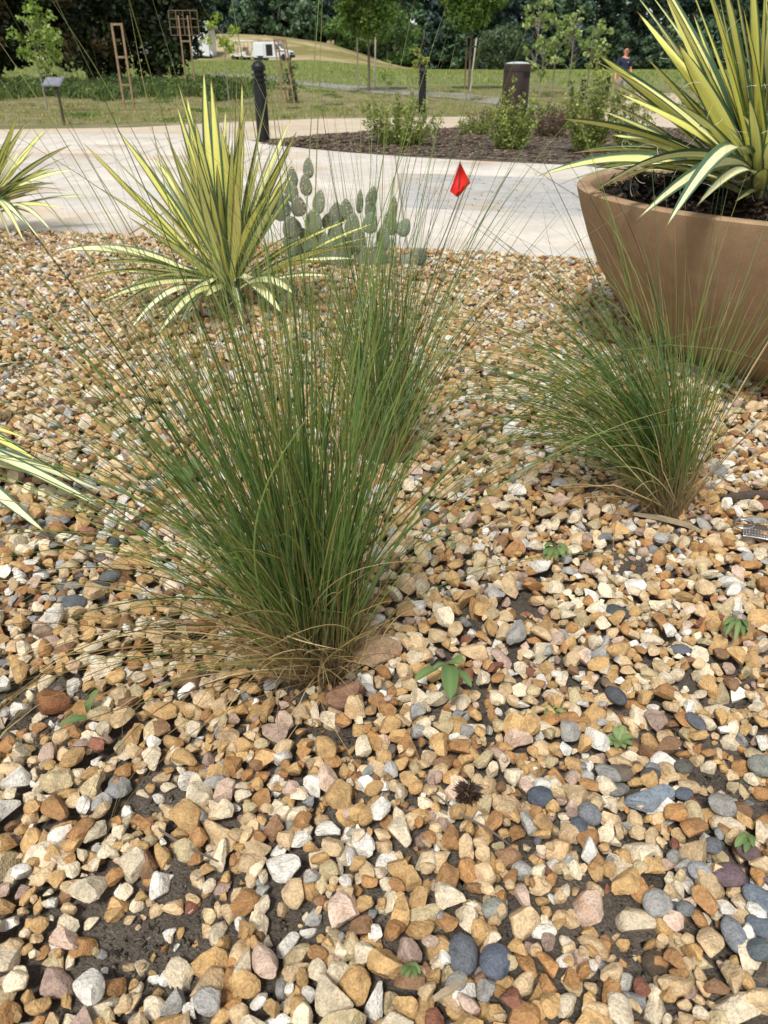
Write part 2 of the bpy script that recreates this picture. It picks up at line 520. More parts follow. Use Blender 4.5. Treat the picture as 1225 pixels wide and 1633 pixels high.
# ================================================================== GRAVEL BED: soil sheet plus a simulated pour of stones
RES = 0.005
X0, X1, Y0, Y1 = -3.4, 3.4, 0.05, 6.0
gx = np.arange(X0, X1, RES); gyv = np.arange(Y0, Y1, RES)
NXg, NYg = len(gx), len(gyv)
def smooth_noise(nx, ny, step, seed):
    r = np.random.default_rng(seed)
    a = r.standard_normal((int(ny / step) + 4, int(nx / step) + 4))
    yy = np.linspace(1, a.shape[0] - 3, ny); xx = np.linspace(1, a.shape[1] - 3, nx)
    y0 = yy.astype(int); x0 = xx.astype(int); fy = (yy - y0)[:, None]; fx = (xx - x0)[None]
    fy = fy * fy * (3 - 2 * fy); fx = fx * fx * (3 - 2 * fx)
    return (a[y0][:, x0] * (1 - fy) * (1 - fx) + a[y0 + 1][:, x0] * fy * (1 - fx) + a[y0][:, x0 + 1] * (1 - fy) * fx + a[y0 + 1][:, x0 + 1] * fy * fx)
GX, GY = np.meshgrid(gx, gyv)
soil = 0.010 + 0.008 * smooth_noise(NXg, NYg, 60, 1) + 0.004 * smooth_noise(NXg, NYg, 16, 2) + 0.0015 * smooth_noise(NXg, NYg, 4, 3)
edge = np.clip((near_y(GX) - GY) / 0.25, 0, 1)
soil = np.maximum(0.004, (soil + 0.018) * edge * 0.9)
# bare patches of soil (the dark one under the planter stands in for its shadow), where they show in the photograph: (pixel x, pixel y, radius in pixels, strength)
bare_and_shade_px = [(255, 1490, 95, .97), (150, 1530, 70, .9), (540, 1185, 45, .95), (470, 1480, 50, .9), (1150, 1240, 75, .85), (1200, 1270, 60, .85), (985, 1490, 55, .95),
           (840, 985, 38, .9), (1000, 905, 45, .85), (60, 1160, 50, .9), (250, 1280, 45, .85), (700, 935, 30, .5), (1010, 1180, 55, .6), (1140, 1120, 45, .7),
           (500, 1090, 70, .9), (1050, 835, 60, .8), (960, 780, 55, .8), (640, 1370, 25, .6), (1190, 1100, 60, .6), (330, 1215, 40, .6), (30, 590, 60, .9), (1190, 640, 50, .8), (760, 1130, 40, .7), (1180, 700, 40, .6)]
bare = np.zeros_like(soil)
for px, py, rp, s in bare_and_shade_px:
    c = at_z(px, py, 0.03); e = at_z(px + rp, py, 0.03); rr = (e - c).length
    nz = 0.35 * smooth_noise(NXg, NYg, 12, int(px)) if rr < 0.2 else 0
    d = np.hypot(GX - c.x, (GY - c.y) / 1.0) / rr + 0.25 * np.sin(GX * 60 + px) * np.cos(GY * 50)
    bare = np.maximum(bare, s * np.clip(1.6 - 1.0 * d, 0, 1))
nb = smooth_noise(NXg, NYg, 22, 9)
bare = np.maximum(bare, 0.8 * np.clip((nb - 1.45) * 1.6, 0, 1))
soil = soil - 0.008 * np.clip(bare, 0, 1) * edge
soil = np.maximum(soil, 0.004)

st = 8
sy, sx_ = np.arange(0, NYg, 5), np.arange(0, NXg, 5)
V = np.dstack([GX, GY, soil])[::5, ::5]
keep = (V[..., 1] <= near_y(V[..., 0]) + 0.02)
i = np.arange(V.shape[0] * V.shape[1]).reshape(V.shape[:2])
kf = (keep[:-1, :-1] & keep[:-1, 1:] & keep[1:, 1:] & keep[1:, :-1])
f = np.stack([i[:-1, :-1], i[:-1, 1:], i[1:, 1:], i[1:, :-1]], -1)[kf]
gravel = link('gravel_bed', np_mesh('gravel_bed', V.reshape(-1, 3), f, smooth=True), M['soil'])
tag(gravel, kind='structure')

# obstacles kept free of stones: planter foot and plant crowns (x, y, radius)
PL = Vector((1.60, 2.80, 0))
G1 = at_z(505, 1060, 0.02); G2 = at_z(612, 742, 0.02); G3 = at_z(1062, 815, 0.02)
OBST = [(PL.x, PL.y, 0.47), (G1.x, G1.y, 0.062), (G2.x, G2.y, 0.06), (G3.x, G3.y, 0.043)]

# --- stone shapes
def ico(sub):
    bm = bmesh.new(); bmesh.ops.create_icosphere(bm, subdivisions=sub, radius=1.0)
    v = np.array([p.co[:] for p in bm.verts]); f = np.array([[q.index for q in p.verts] for p in bm.faces]); bm.free()
    return v, f
def rock(sub, k, seed, lo=0.5, hi=0.85):
    r = np.random.default_rng(seed); v, f = ico(sub)
    v = v + 0.0
    for _ in range(k):
        n = r.standard_normal(3); n /= np.linalg.norm(n); d = r.uniform(lo, hi)
        e = v @ n - d; m = e > 0
        v[m] -= e[m, None] * n
    v += r.normal(0, 0.012, v.shape)
    v -= (v.max(0) + v.min(0)) / 2
    return v / np.abs(v).max(0), f
NVAR = 20
SHAPES = {}
for lod, sub in ((0, 3), (1, 2)):
    SHAPES[lod] = [rock(sub, 9 + (s % 5), 100 + s, 0.42, 0.82) for s in range(NVAR)]
ROUND = {lod: [rock(sub, 3, 300 + s, 0.82, 0.95) for s in range(6)] for lod, sub in ((0, 3), (1, 2))}
def hullrock(npts, seed):
    r = np.random.default_rng(seed); bm = bmesh.new()
    p = r.standard_normal((npts, 3)); p /= np.linalg.norm(p, axis=1)[:, None]; p *= r.uniform(.8, 1.0, (npts, 1))
    for q in p: bm.verts.new(q)
    bmesh.ops.convex_hull(bm, input=bm.verts)
    bm.verts.ensure_lookup_table(); bm.verts.index_update()
    v = np.array([x.co[:] for x in bm.verts]); f = np.array([[y.index for y in x.verts] for x in bm.faces]); bm.free()
    v -= (v.max(0) + v.min(0)) / 2
    return v / np.abs(v).max(0), f
SHAPES[2] = [hullrock(16, 500 + s) for s in range(NVAR)]
ROUND[2] = [hullrock(20, 600 + s) for s in range(6)]
SHAPES[3] = [hullrock(9, 700 + s) for s in range(NVAR)]
ROUND[3] = [hullrock(12, 800 + s) for s in range(6)]

PAL = [((204, 164, 104), 22), ((216, 186, 140), 24), ((230, 212, 178), 18), ((236, 230, 216), 9), ((176, 130, 78), 8), ((190, 140, 82), 6),
       ((214, 184, 160), 3.5), ((148, 112, 78), 4), ((176, 172, 164), 3.5), ((150, 150, 148), 1.5), ((150, 98, 74), 1.2), ((182, 154, 136), 3), ((200, 180, 136), 6)]
PALC = np.array([srgb(*c) for c, w in PAL]) * 0.95; PALC = PALC * .91 + PALC.mean(1, keepdims=True) * .09; PALW = np.array([w for c, w in PAL], float); PALW /= PALW.sum()
GREY = np.array([srgb(134, 136, 138), srgb(112, 116, 122), srgb(158, 156, 150), srgb(92, 94, 97), srgb(128, 116, 112), srgb(160, 160, 154), srgb(120, 108, 92)]) * 0.8

def depth_of(x, y): return 0.8616 * y + 0.4821
# grey rounded pebbles gather in a few places (pixel x, y, radius)
peb = [(at_z(px, py), (at_z(px + r_, py) - at_z(px, py)).length) for px, py, r_ in ((1150, 1440, 110), (1000, 1270, 80), (150, 950, 120), (60, 870, 90), (1180, 1560, 60), (770, 620, 60))]
H = soil.copy(); base_h = soil.copy()
N_TRY = 330000
stones = []                 # x y z a b c yaw tx ty colour rgb shape round
sr = np.random.default_rng(5)
sizes = np.concatenate([np.clip(sr.lognormal(math.log(.0119), .31, 100000), .0062, .0220), np.clip(sr.lognormal(math.log(.0105), .30, 115000), .0055, .019),
                        np.clip(sr.lognormal(math.log(.0070), .32, 115000), .0032, .013)])
for k in range(N_TRY):
    r_ = sizes[k]
    # sample uniformly in the trapezoid that the view (and a step to the side) can see
    y = sr.uniform(Y0 + .03, Y1 - .1)
    hw = 0.54 * depth_of(0, y) + 0.85
    if sr.random() * 3.6 > hw * (1.0 if y < 2 else max(.55, 1.45 - .225 * y)) * 1.25: continue
    x = sr.uniform(-hw, hw)
    if abs(x) > 3.3: continue
    ny_ = np.interp(x, NE[:, 0], NE[:, 1])
    if y > ny_ + 0.02: continue
    if y > ny_ - 0.06 and r_ > .013: continue
    if any((x - a) ** 2 + (y - b) ** 2 < (c * .9) ** 2 for a, b, c in OBST): continue
    j, i_ = int((y - Y0) / RES), int((x - X0) / RES)
    bq = bare[j, i_]
    if bq > .15 and r_ > .006 and sr.random() < bq * (1.0 if r_ > .010 else .72): continue
    pg = max((1 - ((x - c.x) ** 2 + (y - c.y) ** 2) ** .5 / q for c, q in peb))
    rnd = sr.random() < (.014 + .5 * max(0, pg))
    el = sr.uniform(1.0, 1.55); fl = sr.uniform(.62, 1.05)
    a, b, c = r_ * el ** .6, r_ / el ** .5, r_ * fl * .82
    if rnd: a, b, c = r_ * 1.25, r_ * sr.uniform(.7, .95), r_ * sr.uniform(.4, .6)
    m = max(1, int(b / RES)); 
    w = H[max(0, j - m):j + m + 1, max(0, i_ - m):i_ + m + 1]
    if w.size < 1: continue
    sup = np.quantile(w, .55); bs = base_h[j, i_]
    lim = .021 if r_ < .011 else .022
    if sup - bs > lim * (1 - .7 * bq) and not (r_ > .018 and sup - bs < .024): continue
    zc = sup + c * (.84 if sup - bs > .004 else .62)
    yaw = sr.uniform(0, 6.283); tl = .12 if rnd else .42
    tx, ty = sr.normal(0, tl), sr.normal(0, tl)
    mm_ = max(1, int(a / RES) + 1)
    ja, jb, ia, ib = max(0, j - mm_), min(NYg, j + mm_ + 1), max(0, i_ - mm_), min(NXg, i_ + mm_ + 1)
    dx = gx[ia:ib][None] - x; dy = gyv[ja:jb][:, None] - y
    cs, sn = math.cos(yaw), math.sin(yaw)
    u = (dx * cs + dy * sn) / a; v = (-dx * sn + dy * cs) / b
    q2 = u * u + v * v
    top = np.where(q2 < 1, zc + c * np.sqrt(np.clip(1 - q2, 0, 1)), -1)
    H[ja:jb, ia:ib] = np.maximum(H[ja:jb, ia:ib], top)
    if rnd: cl = GREY[sr.integers(len(GREY))]
    else: cl = PALC[sr.choice(len(PALC), p=PALW)] * sr.uniform(.78, 1.12)
    stones.append((x, y, zc, a, b, c, yaw, tx, ty, *cl, sr.integers(NVAR), 1 if rnd else 0))
# single river pebbles where they stand out in the photograph: pixel x, y, half length, half width (px), yaw, colour
for px, py, hl, hw_, yaw, cl in [(1160, 1401, 26, 18, 0.1, (120, 100, 104)), (1048, 1441, 24, 21, .3, (166, 164, 158)), (1170, 1493, 32, 17, 1.6, (138, 142, 146)), (1211, 1438, 30, 18, -.9, (122, 130, 140)), (1214, 1482, 26, 17, -.6, (104, 112, 120)),
        (1208, 1522, 22, 16, .2, (96, 104, 106)), (789, 1449, 22, 17, .1, (150, 152, 140)), (790, 1537, 29, 23, .9, (98, 104, 116)), (1092, 1216, 15, 14, .2, (104, 102, 94)), (1090, 1268, 16, 11, .5, (98, 104, 114)), (862, 1272, 22, 18, -.3, (86, 92, 102)),
        (923, 1320, 15, 11, -1.0, (92, 98, 108)), (1110, 1151, 20, 11, -1.1, (104, 106, 110)), (1113, 1396, 19, 15, -.4, (162, 162, 162)), (1050, 1523, 22, 20, .4, (88, 76, 62)), (985, 1259, 20, 11, .2, (122, 120, 112)), (1132, 1362, 15, 13, .3, (108, 112, 116)),
        (1092, 1452, 15, 12, .2, (120, 122, 120)), (1190, 1367, 20, 14, -.3, (112, 92, 90)), (1218, 1214, 24, 20, .4, (146, 148, 138)), (400, 950, 14, 9, .3, (92, 96, 104)), (155, 935, 22, 14, .2, (70, 76, 88)), (178, 925, 18, 13, .8, (108, 112, 110)), (120, 965, 20, 14, .1, (100, 104, 108)), (940, 1302, 20, 16, -.7, (128, 130, 134))]:
    g_ = at_z(px, py, .05); scp = (0.8616 * g_.y + .45) / F
    a, b = hl * scp, hw_ * scp * 1.1; c = b * .62
    j, i_ = int((g_.y - Y0) / RES), int((g_.x - X0) / RES); m = max(1, int(b / RES))
    zc = float(np.quantile(H[j - m:j + m + 1, i_ - m:i_ + m + 1], .5)) + c * .45
    stones.append((g_.x, g_.y, zc, a, b, c, yaw, sr.normal(0, .08), sr.normal(0, .08), *(np.array(srgb(*cl)) * .9), sr.integers(NVAR), 1))
S = np.array(stones)
# pixel size of every stone, to pick the level of detail and the 300 that show largest
dep = 0.8616 * S[:, 1] + (CAMZ - S[:, 2]) * 0.5075
ppx = 612.5 + S[:, 0] / dep * F
ppy = 816.5 - F * np.tan(PITCH - np.arctan2(CAMZ - S[:, 2], S[:, 1]))
inview = (ppx > 5) & (ppx < 1220) & (ppy < 1628)
over = H[np.clip(((S[:, 1] - Y0) / RES).astype(int), 0, NYg - 1), np.clip(((S[:, 0] - X0) / RES).astype(int), 0, NXg - 1)] - (S[:, 2] + S[:, 5])
vis = over < 0.003
rad = np.sqrt(S[:, 3] * S[:, 4]) / dep * F
score = rad * inview * vis
best = np.argsort(-score)[:300]
isbest = np.zeros(len(S), bool); isbest[best] = True

def rotmats(yaw, tx, ty):
    c, s = np.cos(yaw), np.sin(yaw); z = np.zeros_like(c); o1 = np.ones_like(c)
    Rz = np.stack([np.stack([c, -s, z], -1), np.stack([s, c, z], -1), np.stack([z, z, o1], -1)], -2)
    c, s = np.cos(tx), np.sin(tx)
    Rx = np.stack([np.stack([o1, z, z], -1), np.stack([z, c, -s], -1), np.stack([z, s, c], -1)], -2)
    c, s = np.cos(ty), np.sin(ty)
    Ry = np.stack([np.stack([c, z, s], -1), np.stack([z, o1, z], -1), np.stack([-s, z, c], -1)], -2)
    return Rz @ Rx @ Ry
RM = rotmats(S[:, 6], S[:, 7], S[:, 8])

def stone_batch(ids, lod):
    vs, fs, cs = [], [], []; b = 0
    for rd, lib in ((0, SHAPES[lod]), (1, ROUND[lod])):
        for k in range(len(lib)):
            m = ids[(S[ids, 13] == rd) & ((S[ids, 12].astype(int) % len(lib)) == k)]
            if not len(m): continue
            v, f = lib[k]
            P = np.einsum('nij,nvj->nvi', RM[m], v[None] * S[m, 3:6][:, None]) + S[m, :3][:, None]
            n = len(v)
            vs.append(P.reshape(-1, 3)); fs.append((f[None] + (np.arange(len(m)) * n)[:, None, None] + b).reshape(-1, 3))
            cs.append(np.repeat(S[m, 9:12], n, 0)); b += n * len(m)
    return np.concatenate(vs), np.concatenate(fs), np.concatenate(cs)

rest = np.where(~isbest & (over < .009))[0]        # stones wholly buried under others are left out
rest = rest[np.argsort(-rad[rest] * (inview[rest] + .3))]
lods = [rest[:0], rest[:4600], rest[4600:22000], rest[22000:]]
for lod, ids in ((1, lods[1]), (2, lods[2]), (3, lods[3])):
    v, f, c = stone_batch(ids, lod)
    o = link('loose_stones', np_mesh('loose_stones', v, f, c, smooth=True, sharp=R(28)), M['stone'], gravel)
    tag(o, kind='stuff')
for k in best:
    lib = ROUND[0] if S[k, 13] else SHAPES[0]
    v, f = lib[int(S[k, 12]) % len(lib)]
    P = (v * S[k, 3:6]) @ RM[k].T
    o = link('pebble' if S[k, 13] else 'stone', np_mesh('stone', P, f, np.repeat(S[k:k + 1, 9:12], len(v), 0), smooth=True, sharp=R(28)), M['stone'], gravel)
    o.location = S[k, :3]
print('stones', len(S))
def bed_z(x, y):
    j, i_ = int((y - Y0) / RES), int((x - X0) / RES)
    if 0 <= j < NYg and 0 <= i_ < NXg: return float(H[j, i_])
    return 0.0

# crumbs of soil and grit between the stones, too small and too many to count
gr = np.random.default_rng(77); n = 110000
yy = .25 + 3.2 * gr.random(n) ** 1.7; xx = gr.uniform(-1, 1, n) * (.54 * depth_of(0, yy) + .15)
jj = ((yy - Y0) / RES).astype(int); ii = ((xx - X0) / RES).astype(int)
ok = (ii > 0) & (ii < NXg) & (jj < NYg); ok[ok] &= (H[jj[ok], ii[ok]] - base_h[jj[ok], ii[ok]] < .002)
xx, yy, jj, ii = xx[ok], yy[ok], jj[ok], ii[ok]; n = len(xx)
sz = np.clip(gr.lognormal(math.log(.0017), .55, n), .0007, .006)
q = gr.normal(0, 1, (n, 4, 3)) * .75 * sz[:, None, None]
v = np.stack([xx, yy, base_h[jj, ii] + sz * .3], -1)[:, None] + q
f = (np.arange(n) * 4)[:, None, None] + np.array([[0, 1, 2], [0, 2, 3], [0, 3, 1], [1, 3, 2]])[None]
pc = np.array([srgb(78, 68, 58), srgb(60, 52, 44), srgb(104, 94, 82), srgb(140, 128, 112), srgb(176, 164, 146), srgb(72, 64, 56)])[gr.choice(6, n, p=[.3, .28, .2, .1, .04, .08])]
tag(link('soil_crumbs', np_mesh('soil_crumbs', v.reshape(-1, 3), f.reshape(-1, 3), np.repeat(pc, 4, 0)), M['stone'], gravel), kind='stuff')

# ================================================================== PLANTS IN THE GRAVEL
def blades(n, base, rad, lean, spread, L, droop, width, cols, seed, seg=13, outward=0.5, basecol=None, ground=None, kink=0.0, vase=1.0):
    """n curved, tapering, lengthwise folded blades; returns verts, quads, colours"""
    r = np.random.default_rng(seed)
    lx = r.normal(lean[0], spread[0], n); ly = r.normal(lean[1], spread[1], n)
    ph = r.uniform(0, 6.283, n); rr = rad * np.sqrt(r.uniform(0, 1, n))
    ox, oy = rr * np.cos(ph), rr * np.sin(ph)
    lx += outward * ox / rad; ly += outward * oy / rad
    P = np.stack([base[0] + ox, base[1] + oy, np.full(n, base[2])], -1)
    D = np.stack([lx * vase, ly * vase, np.ones(n)], -1); D /= np.linalg.norm(D, axis=1)[:, None]
    Ln = np.clip(r.normal(L[0], L[1], n), L[0] * .35, L[0] + 2.3 * L[1])
    dr = np.abs(r.normal(droop[0], droop[1], n)) 
    hz = np.hypot(lx, ly) / np.sqrt(1 + lx ** 2 + ly ** 2); bend = (1 - vase) * 1.9
    swirl = r.normal(0, .8, n)
    w = width * r.uniform(.65, 1.25, n)
    ref = r.standard_normal((n, 3)); ref[:, 2] *= .3
    t = np.linspace(0, 1, seg + 1)
    V = np.zeros((n, seg + 1, 3, 3)); C = np.zeros((n, seg + 1, 3, 3))
    ci = r.integers(0, len(cols), n); c0 = np.array(cols)[ci] * r.uniform(.75, 1.25, (n, 1))
    bc = np.array(basecol if basecol is not None else (0.30, 0.22, 0.12))
    kt = r.uniform(.3, .9, n); kd = r.normal(0, kink, (n, 3))
    for k in range(seg + 1):
        side = np.cross(D, ref); side /= np.linalg.norm(side, axis=1)[:, None] + 1e-9
        nor = np.cross(side, D)
        ww = w * (0.75 + 0.5 * t[k]) * (1 - t[k] ** 2.4) + 0.0003
        if k == seg: ww = ww * 0 + 0.0002
        V[:, k, 0] = P - side * ww[:, None] / 2; V[:, k, 1] = P - nor * (ww * .22)[:, None]; V[:, k, 2] = P + side * ww[:, None] / 2
        f = np.clip((t[k] * Ln - .03) / .16, 0, 1)[:, None]
        cc = bc[None] * (1 - f) + c0 * f
        tipf = np.clip((t[k] - .86) / .14, 0, 1)
        cc = cc * (1 - .6 * tipf) + np.array((.42, .33, .17)) * .6 * tipf
        C[:, k] = cc[:, None]
        P = P + D * (Ln / seg)[:, None]
        if ground is not None: P[:, 2] = np.maximum(P[:, 2], ground + .012 * (1 + r.random(n)))
        g = dr * (t[k] ** 1.1) * (.25 + hz) / seg * 3
        D = D + np.stack([-D[:, 1] * swirl / seg + lx * bend / seg, D[:, 0] * swirl / seg + ly * bend / seg, -g], -1)
        if kink: D = D + kd * (np.abs(t[k] - kt) < .05)[:, None]
        if ground is not None:
            low = P[:, 2] < ground + .03
            D[low, 2] = np.maximum(D[low, 2], -.02)
        D /= np.linalg.norm(D, axis=1)[:, None]
    i = np.arange(n * (seg + 1) * 3).reshape(n, seg + 1, 3)
    Fq = np.concatenate([np.stack([i[:, :-1, a], i[:, :-1, a + 1], i[:, 1:, a + 1], i[:, 1:, a]], -1).reshape(-1, 4) for a in (0, 1)])
    return V.reshape(-1, 3), Fq, C.reshape(-1, 3)

def join_blades(lst):
    vs, fs, cs = [], [], []; b = 0
    for v, f, c in lst:
        vs.append(v); fs.append(f + b); cs.append(c); b += len(v)
    return np.concatenate(vs), np.concatenate(fs), np.concatenate(cs)

GREEN = [srgb(90, 116, 58), srgb(74, 100, 48), srgb(108, 134, 70), srgb(60, 84, 42), srgb(124, 142, 78), srgb(92, 118, 80), srgb(112, 124, 60), srgb(138, 138, 80)]
STRAW = [srgb(186, 160, 112), srgb(160, 132, 88), srgb(204, 184, 140), srgb(150, 138, 84), srgb(128, 98, 66)]

def grass(name, label, base, green, dry, group='fine-bladed ornamental grass clumps'):
    t = thing(name, label, 'ornamental grass', base, group=group)
    for nm, lst, sm in (('green_blades', green, True), ('dry_blades', dry, True)):
        v, f, c = join_blades(lst)
        o = link(nm, np_mesh(nm, v - np.array(base), f, c, smooth=True), M['blade'], t)
        tag(o, kind='stuff')
    # the woody crown the blades grow from
    return t

b = (G1.x, G1.y, bed_z(G1.x, G1.y) * .5)
grass('grass_clump', 'large fine green grass clump with straw-coloured base, in front of the other grasses', b, [
    blades(470, b, .060, (-.04, .05), (.16, .17), (.60, .19), (.60, .6), .0026, GREEN, 1, outward=.18, vase=.55),
    blades(190, b, .058, (-.34, .06), (.22, .22), (.68, .18), (.70, .5), .0025, GREEN, 2, outward=.15, vase=.5),
    blades(70, b, .055, (-.85, .10), (.36, .34), (.70, .17), (.65, .4), .0020, GREEN, 3, outward=.12, vase=.5),
    blades(110, b, .058, (.20, .10), (.16, .2), (.58, .18), (.70, .5), .0025, GREEN, 4, outward=.15, vase=.5),
    blades(56, b, .055, (-.22, .10), (.34, .2), (1.0, .12), (.2, .14), .0020, GREEN, 5, outward=.1, vase=.6),
    blades(34, b, .055, (.50, .15), (.28, .28), (.74, .18), (.45, .25), .0020, GREEN, 6, outward=.1, vase=.5),
], [
    blades(42, b, .07, (-1.1, -.75), (.6, .45), (.55, .13), (1.1, .4), .0017, STRAW, 30, outward=.2, ground=.055, kink=.12),
    blades(190, b, .068, (-.04, -.10), (.24, .24), (.19, .09), (.9, .5), .0024, STRAW, 7, outward=.25, ground=.03, kink=.3),
    blades(95, b, .07, (-.55, -.45), (.5, .4), (.24, .10), (1.4, .5), .0019, STRAW, 8, outward=.25, ground=.03, kink=.2),
    blades(70, b, .06, (-.15, 0), (.38, .3), (.42, .15), (.7, .4), .0021, STRAW, 9, outward=.15, kink=.35),
    blades(22, b, .07, (-1.2, -.75), (.5, .4), (.5, .1), (1.2, .3), .0021, GREEN + STRAW, 10, outward=.2, ground=.03),
    blades(90, b, .07, (.1, -.5), (.5, .3), (.15, .05), (1.5, .5), .0018, STRAW, 19, outward=.4, ground=.03, kink=.35),
])
b = (G2.x, G2.y, bed_z(G2.x, G2.y) * .5)
grass('grass_clump', 'upright fine green grass clump between the front grass and the prickly pear', b, [
    blades(300, b, .06, (-.10, .05), (.15, .16), (.54, .15), (.40, .4), .0024, GREEN, 11, outward=.17, vase=.6),
    blades(80, b, .06, (-.32, .1), (.22, .2), (.55, .15), (.55, .3), .0023, GREEN, 12, outward=.2, vase=.5),
    blades(100, b, .055, (.26, .1), (.18, .18), (.60, .15), (.45, .3), .0023, GREEN, 13, outward=.18, vase=.5),
    blades(40, b, .05, (.05, .0), (.24, .2), (.98, .12), (.2, .12), .0021, GREEN, 14, outward=.15, vase=.6),
], [
    blades(90, b, .06, (.0, -.1), (.3, .3), (.25, .12), (.9, .5), .0025, STRAW, 15, outward=.3, kink=.3),
    blades(24, b, .06, (.5, -.2), (.5, .3), (.5, .15), (.9, .4), .0025, STRAW, 16, outward=.2, ground=.03, kink=.3)])
b = (G3.x, G3.y, bed_z(G3.x, G3.y) * .5)
grass('grass_clump', 'fine green grass clump swept to one side in front of the brown planter', b, [
    blades(280, b, .046, (-.38, .06), (.20, .17), (.50, .12), (1.0, .6), .0022, GREEN, 21, outward=.15, vase=.4),
    blades(300, b, .044, (-1.0, .04), (.36, .26), (.68, .14), (.75, .45), .0020, GREEN, 22, outward=.1, vase=.4),
    blades(130, b, .044, (-.04, .08), (.16, .14), (.38, .10), (.6, .5), .0023, GREEN, 23, outward=.15, vase=.5),
    blades(38, b, .04, (.18, .1), (.18, .16), (.62, .14), (.25, .15), .0022, GREEN, 24, outward=.15, vase=.6),
    blades(44, b, .04, (-.40, .15), (.40, .2), (.82, .14), (.25, .15), .0020, GREEN, 25, outward=.1, vase=.6),
], [
    blades(150, b, .045, (-.05, -.1), (.22, .22), (.16, .08), (.9, .5), .0022, STRAW, 26, outward=.2, ground=.03, kink=.25),
    blades(55, b, .045, (-.8, -.2), (.5, .35), (.38, .12), (1.1, .4), .0020, STRAW, 27, outward=.2, ground=.03, kink=.25),
    blades(20, b, .04, (-.2, 0), (.4, .2), (.45, .12), (.8, .3), .0023, STRAW, 28, outward=.15, kink=.25)])

# ---------------------------------------------------------------- variegated yuccas
def m_yucca():
    t = NT('yucca_leaf'); uv = t.n('ShaderNodeUVMap').outputs[0]
    sx = t.n('ShaderNodeSeparateXYZ'); t.l(uv, sx.inputs[0])
    oi = t.n('ShaderNodeObjectInfo')
    mp = t.n('ShaderNodeMapping'); mp.inputs['Scale'].default_value = (16, .7, 1)
    t.l(uv, mp.inputs['Vector'])
    cb = t.n('ShaderNodeCombineXYZ'); 
    ml = t.n('ShaderNodeMath', operation='MULTIPLY'); ml.inputs[1].default_value = 37; t.l(oi.outputs['Random'], ml.inputs[0])
    t.l(ml.outputs[0], cb.inputs['Z']); t.l(ml.outputs[0], cb.inputs['X']); t.l(cb.outputs[0], mp.inputs['Location'])
    st = t.noise(mp.outputs[0], 1.0, 3, .6)
    # distance from the midrib, wobbled by the streak noise and a per-leaf stripe width
    ab = t.n('ShaderNodeMath', operation='SUBTRACT'); ab.inputs[1].default_value = .5; t.l(sx.outputs['X'], ab.inputs[0])
    ab2 = t.n('ShaderNodeMath', operation='ABSOLUTE'); t.l(ab.outputs[0], ab2.inputs[0])
    w1 = t.n('ShaderNodeMath', operation='MULTIPLY_ADD'); w1.inputs[1].default_value = .34; t.l(st, w1.inputs[0]); t.l(ab2.outputs[0], w1.inputs[2])
    w2 = t.n('ShaderNodeMath', operation='MULTIPLY_ADD'); w2.inputs[1].default_value = -.14; t.l(oi.outputs['Random'], w2.inputs[0]); t.l(w1.outputs[0], w2.inputs[2])
    x = t.n('ShaderNodeAttribute'); x.attribute_name = 'Col'
    green = t.mix(st, srgb(44, 74, 52), srgb(92, 120, 88))
    c = t.mix(t.ramp(w2.outputs[0], [(.39, 0.0), (.44, 1.0)]), x.outputs['Color'], green)
    c = t.mix(1.0, c, t.ramp(st, [(.3, .86), (.7, 1.08)]), 'MULTIPLY')
    fl_ = t.noise(t.pos(), 45, 3, .7)
    c = t.mix(t.ramp(fl_, [(.70, 0.0), (.76, .6)]), c, srgb(150, 120, 72))
    tp = t.ramp(sx.outputs['Y'], [(.95, 0.0), (.99, 1.0)])
    c = t.mix(tp, c, srgb(120, 78, 46))
    t.base(c).rough(.42, .45).bump(st, .25, .002).translucent(t.mix(1.0, c, (1.1, 1.15, .7), 'MULTIPLY'), .14)
    return t.m
M['yucca'] = m_yucca()
M['filament'] = plain('filament', srgb(205, 205, 190), .7)
YEL, CREAM = srgb(230, 224, 126), srgb(234, 232, 186)

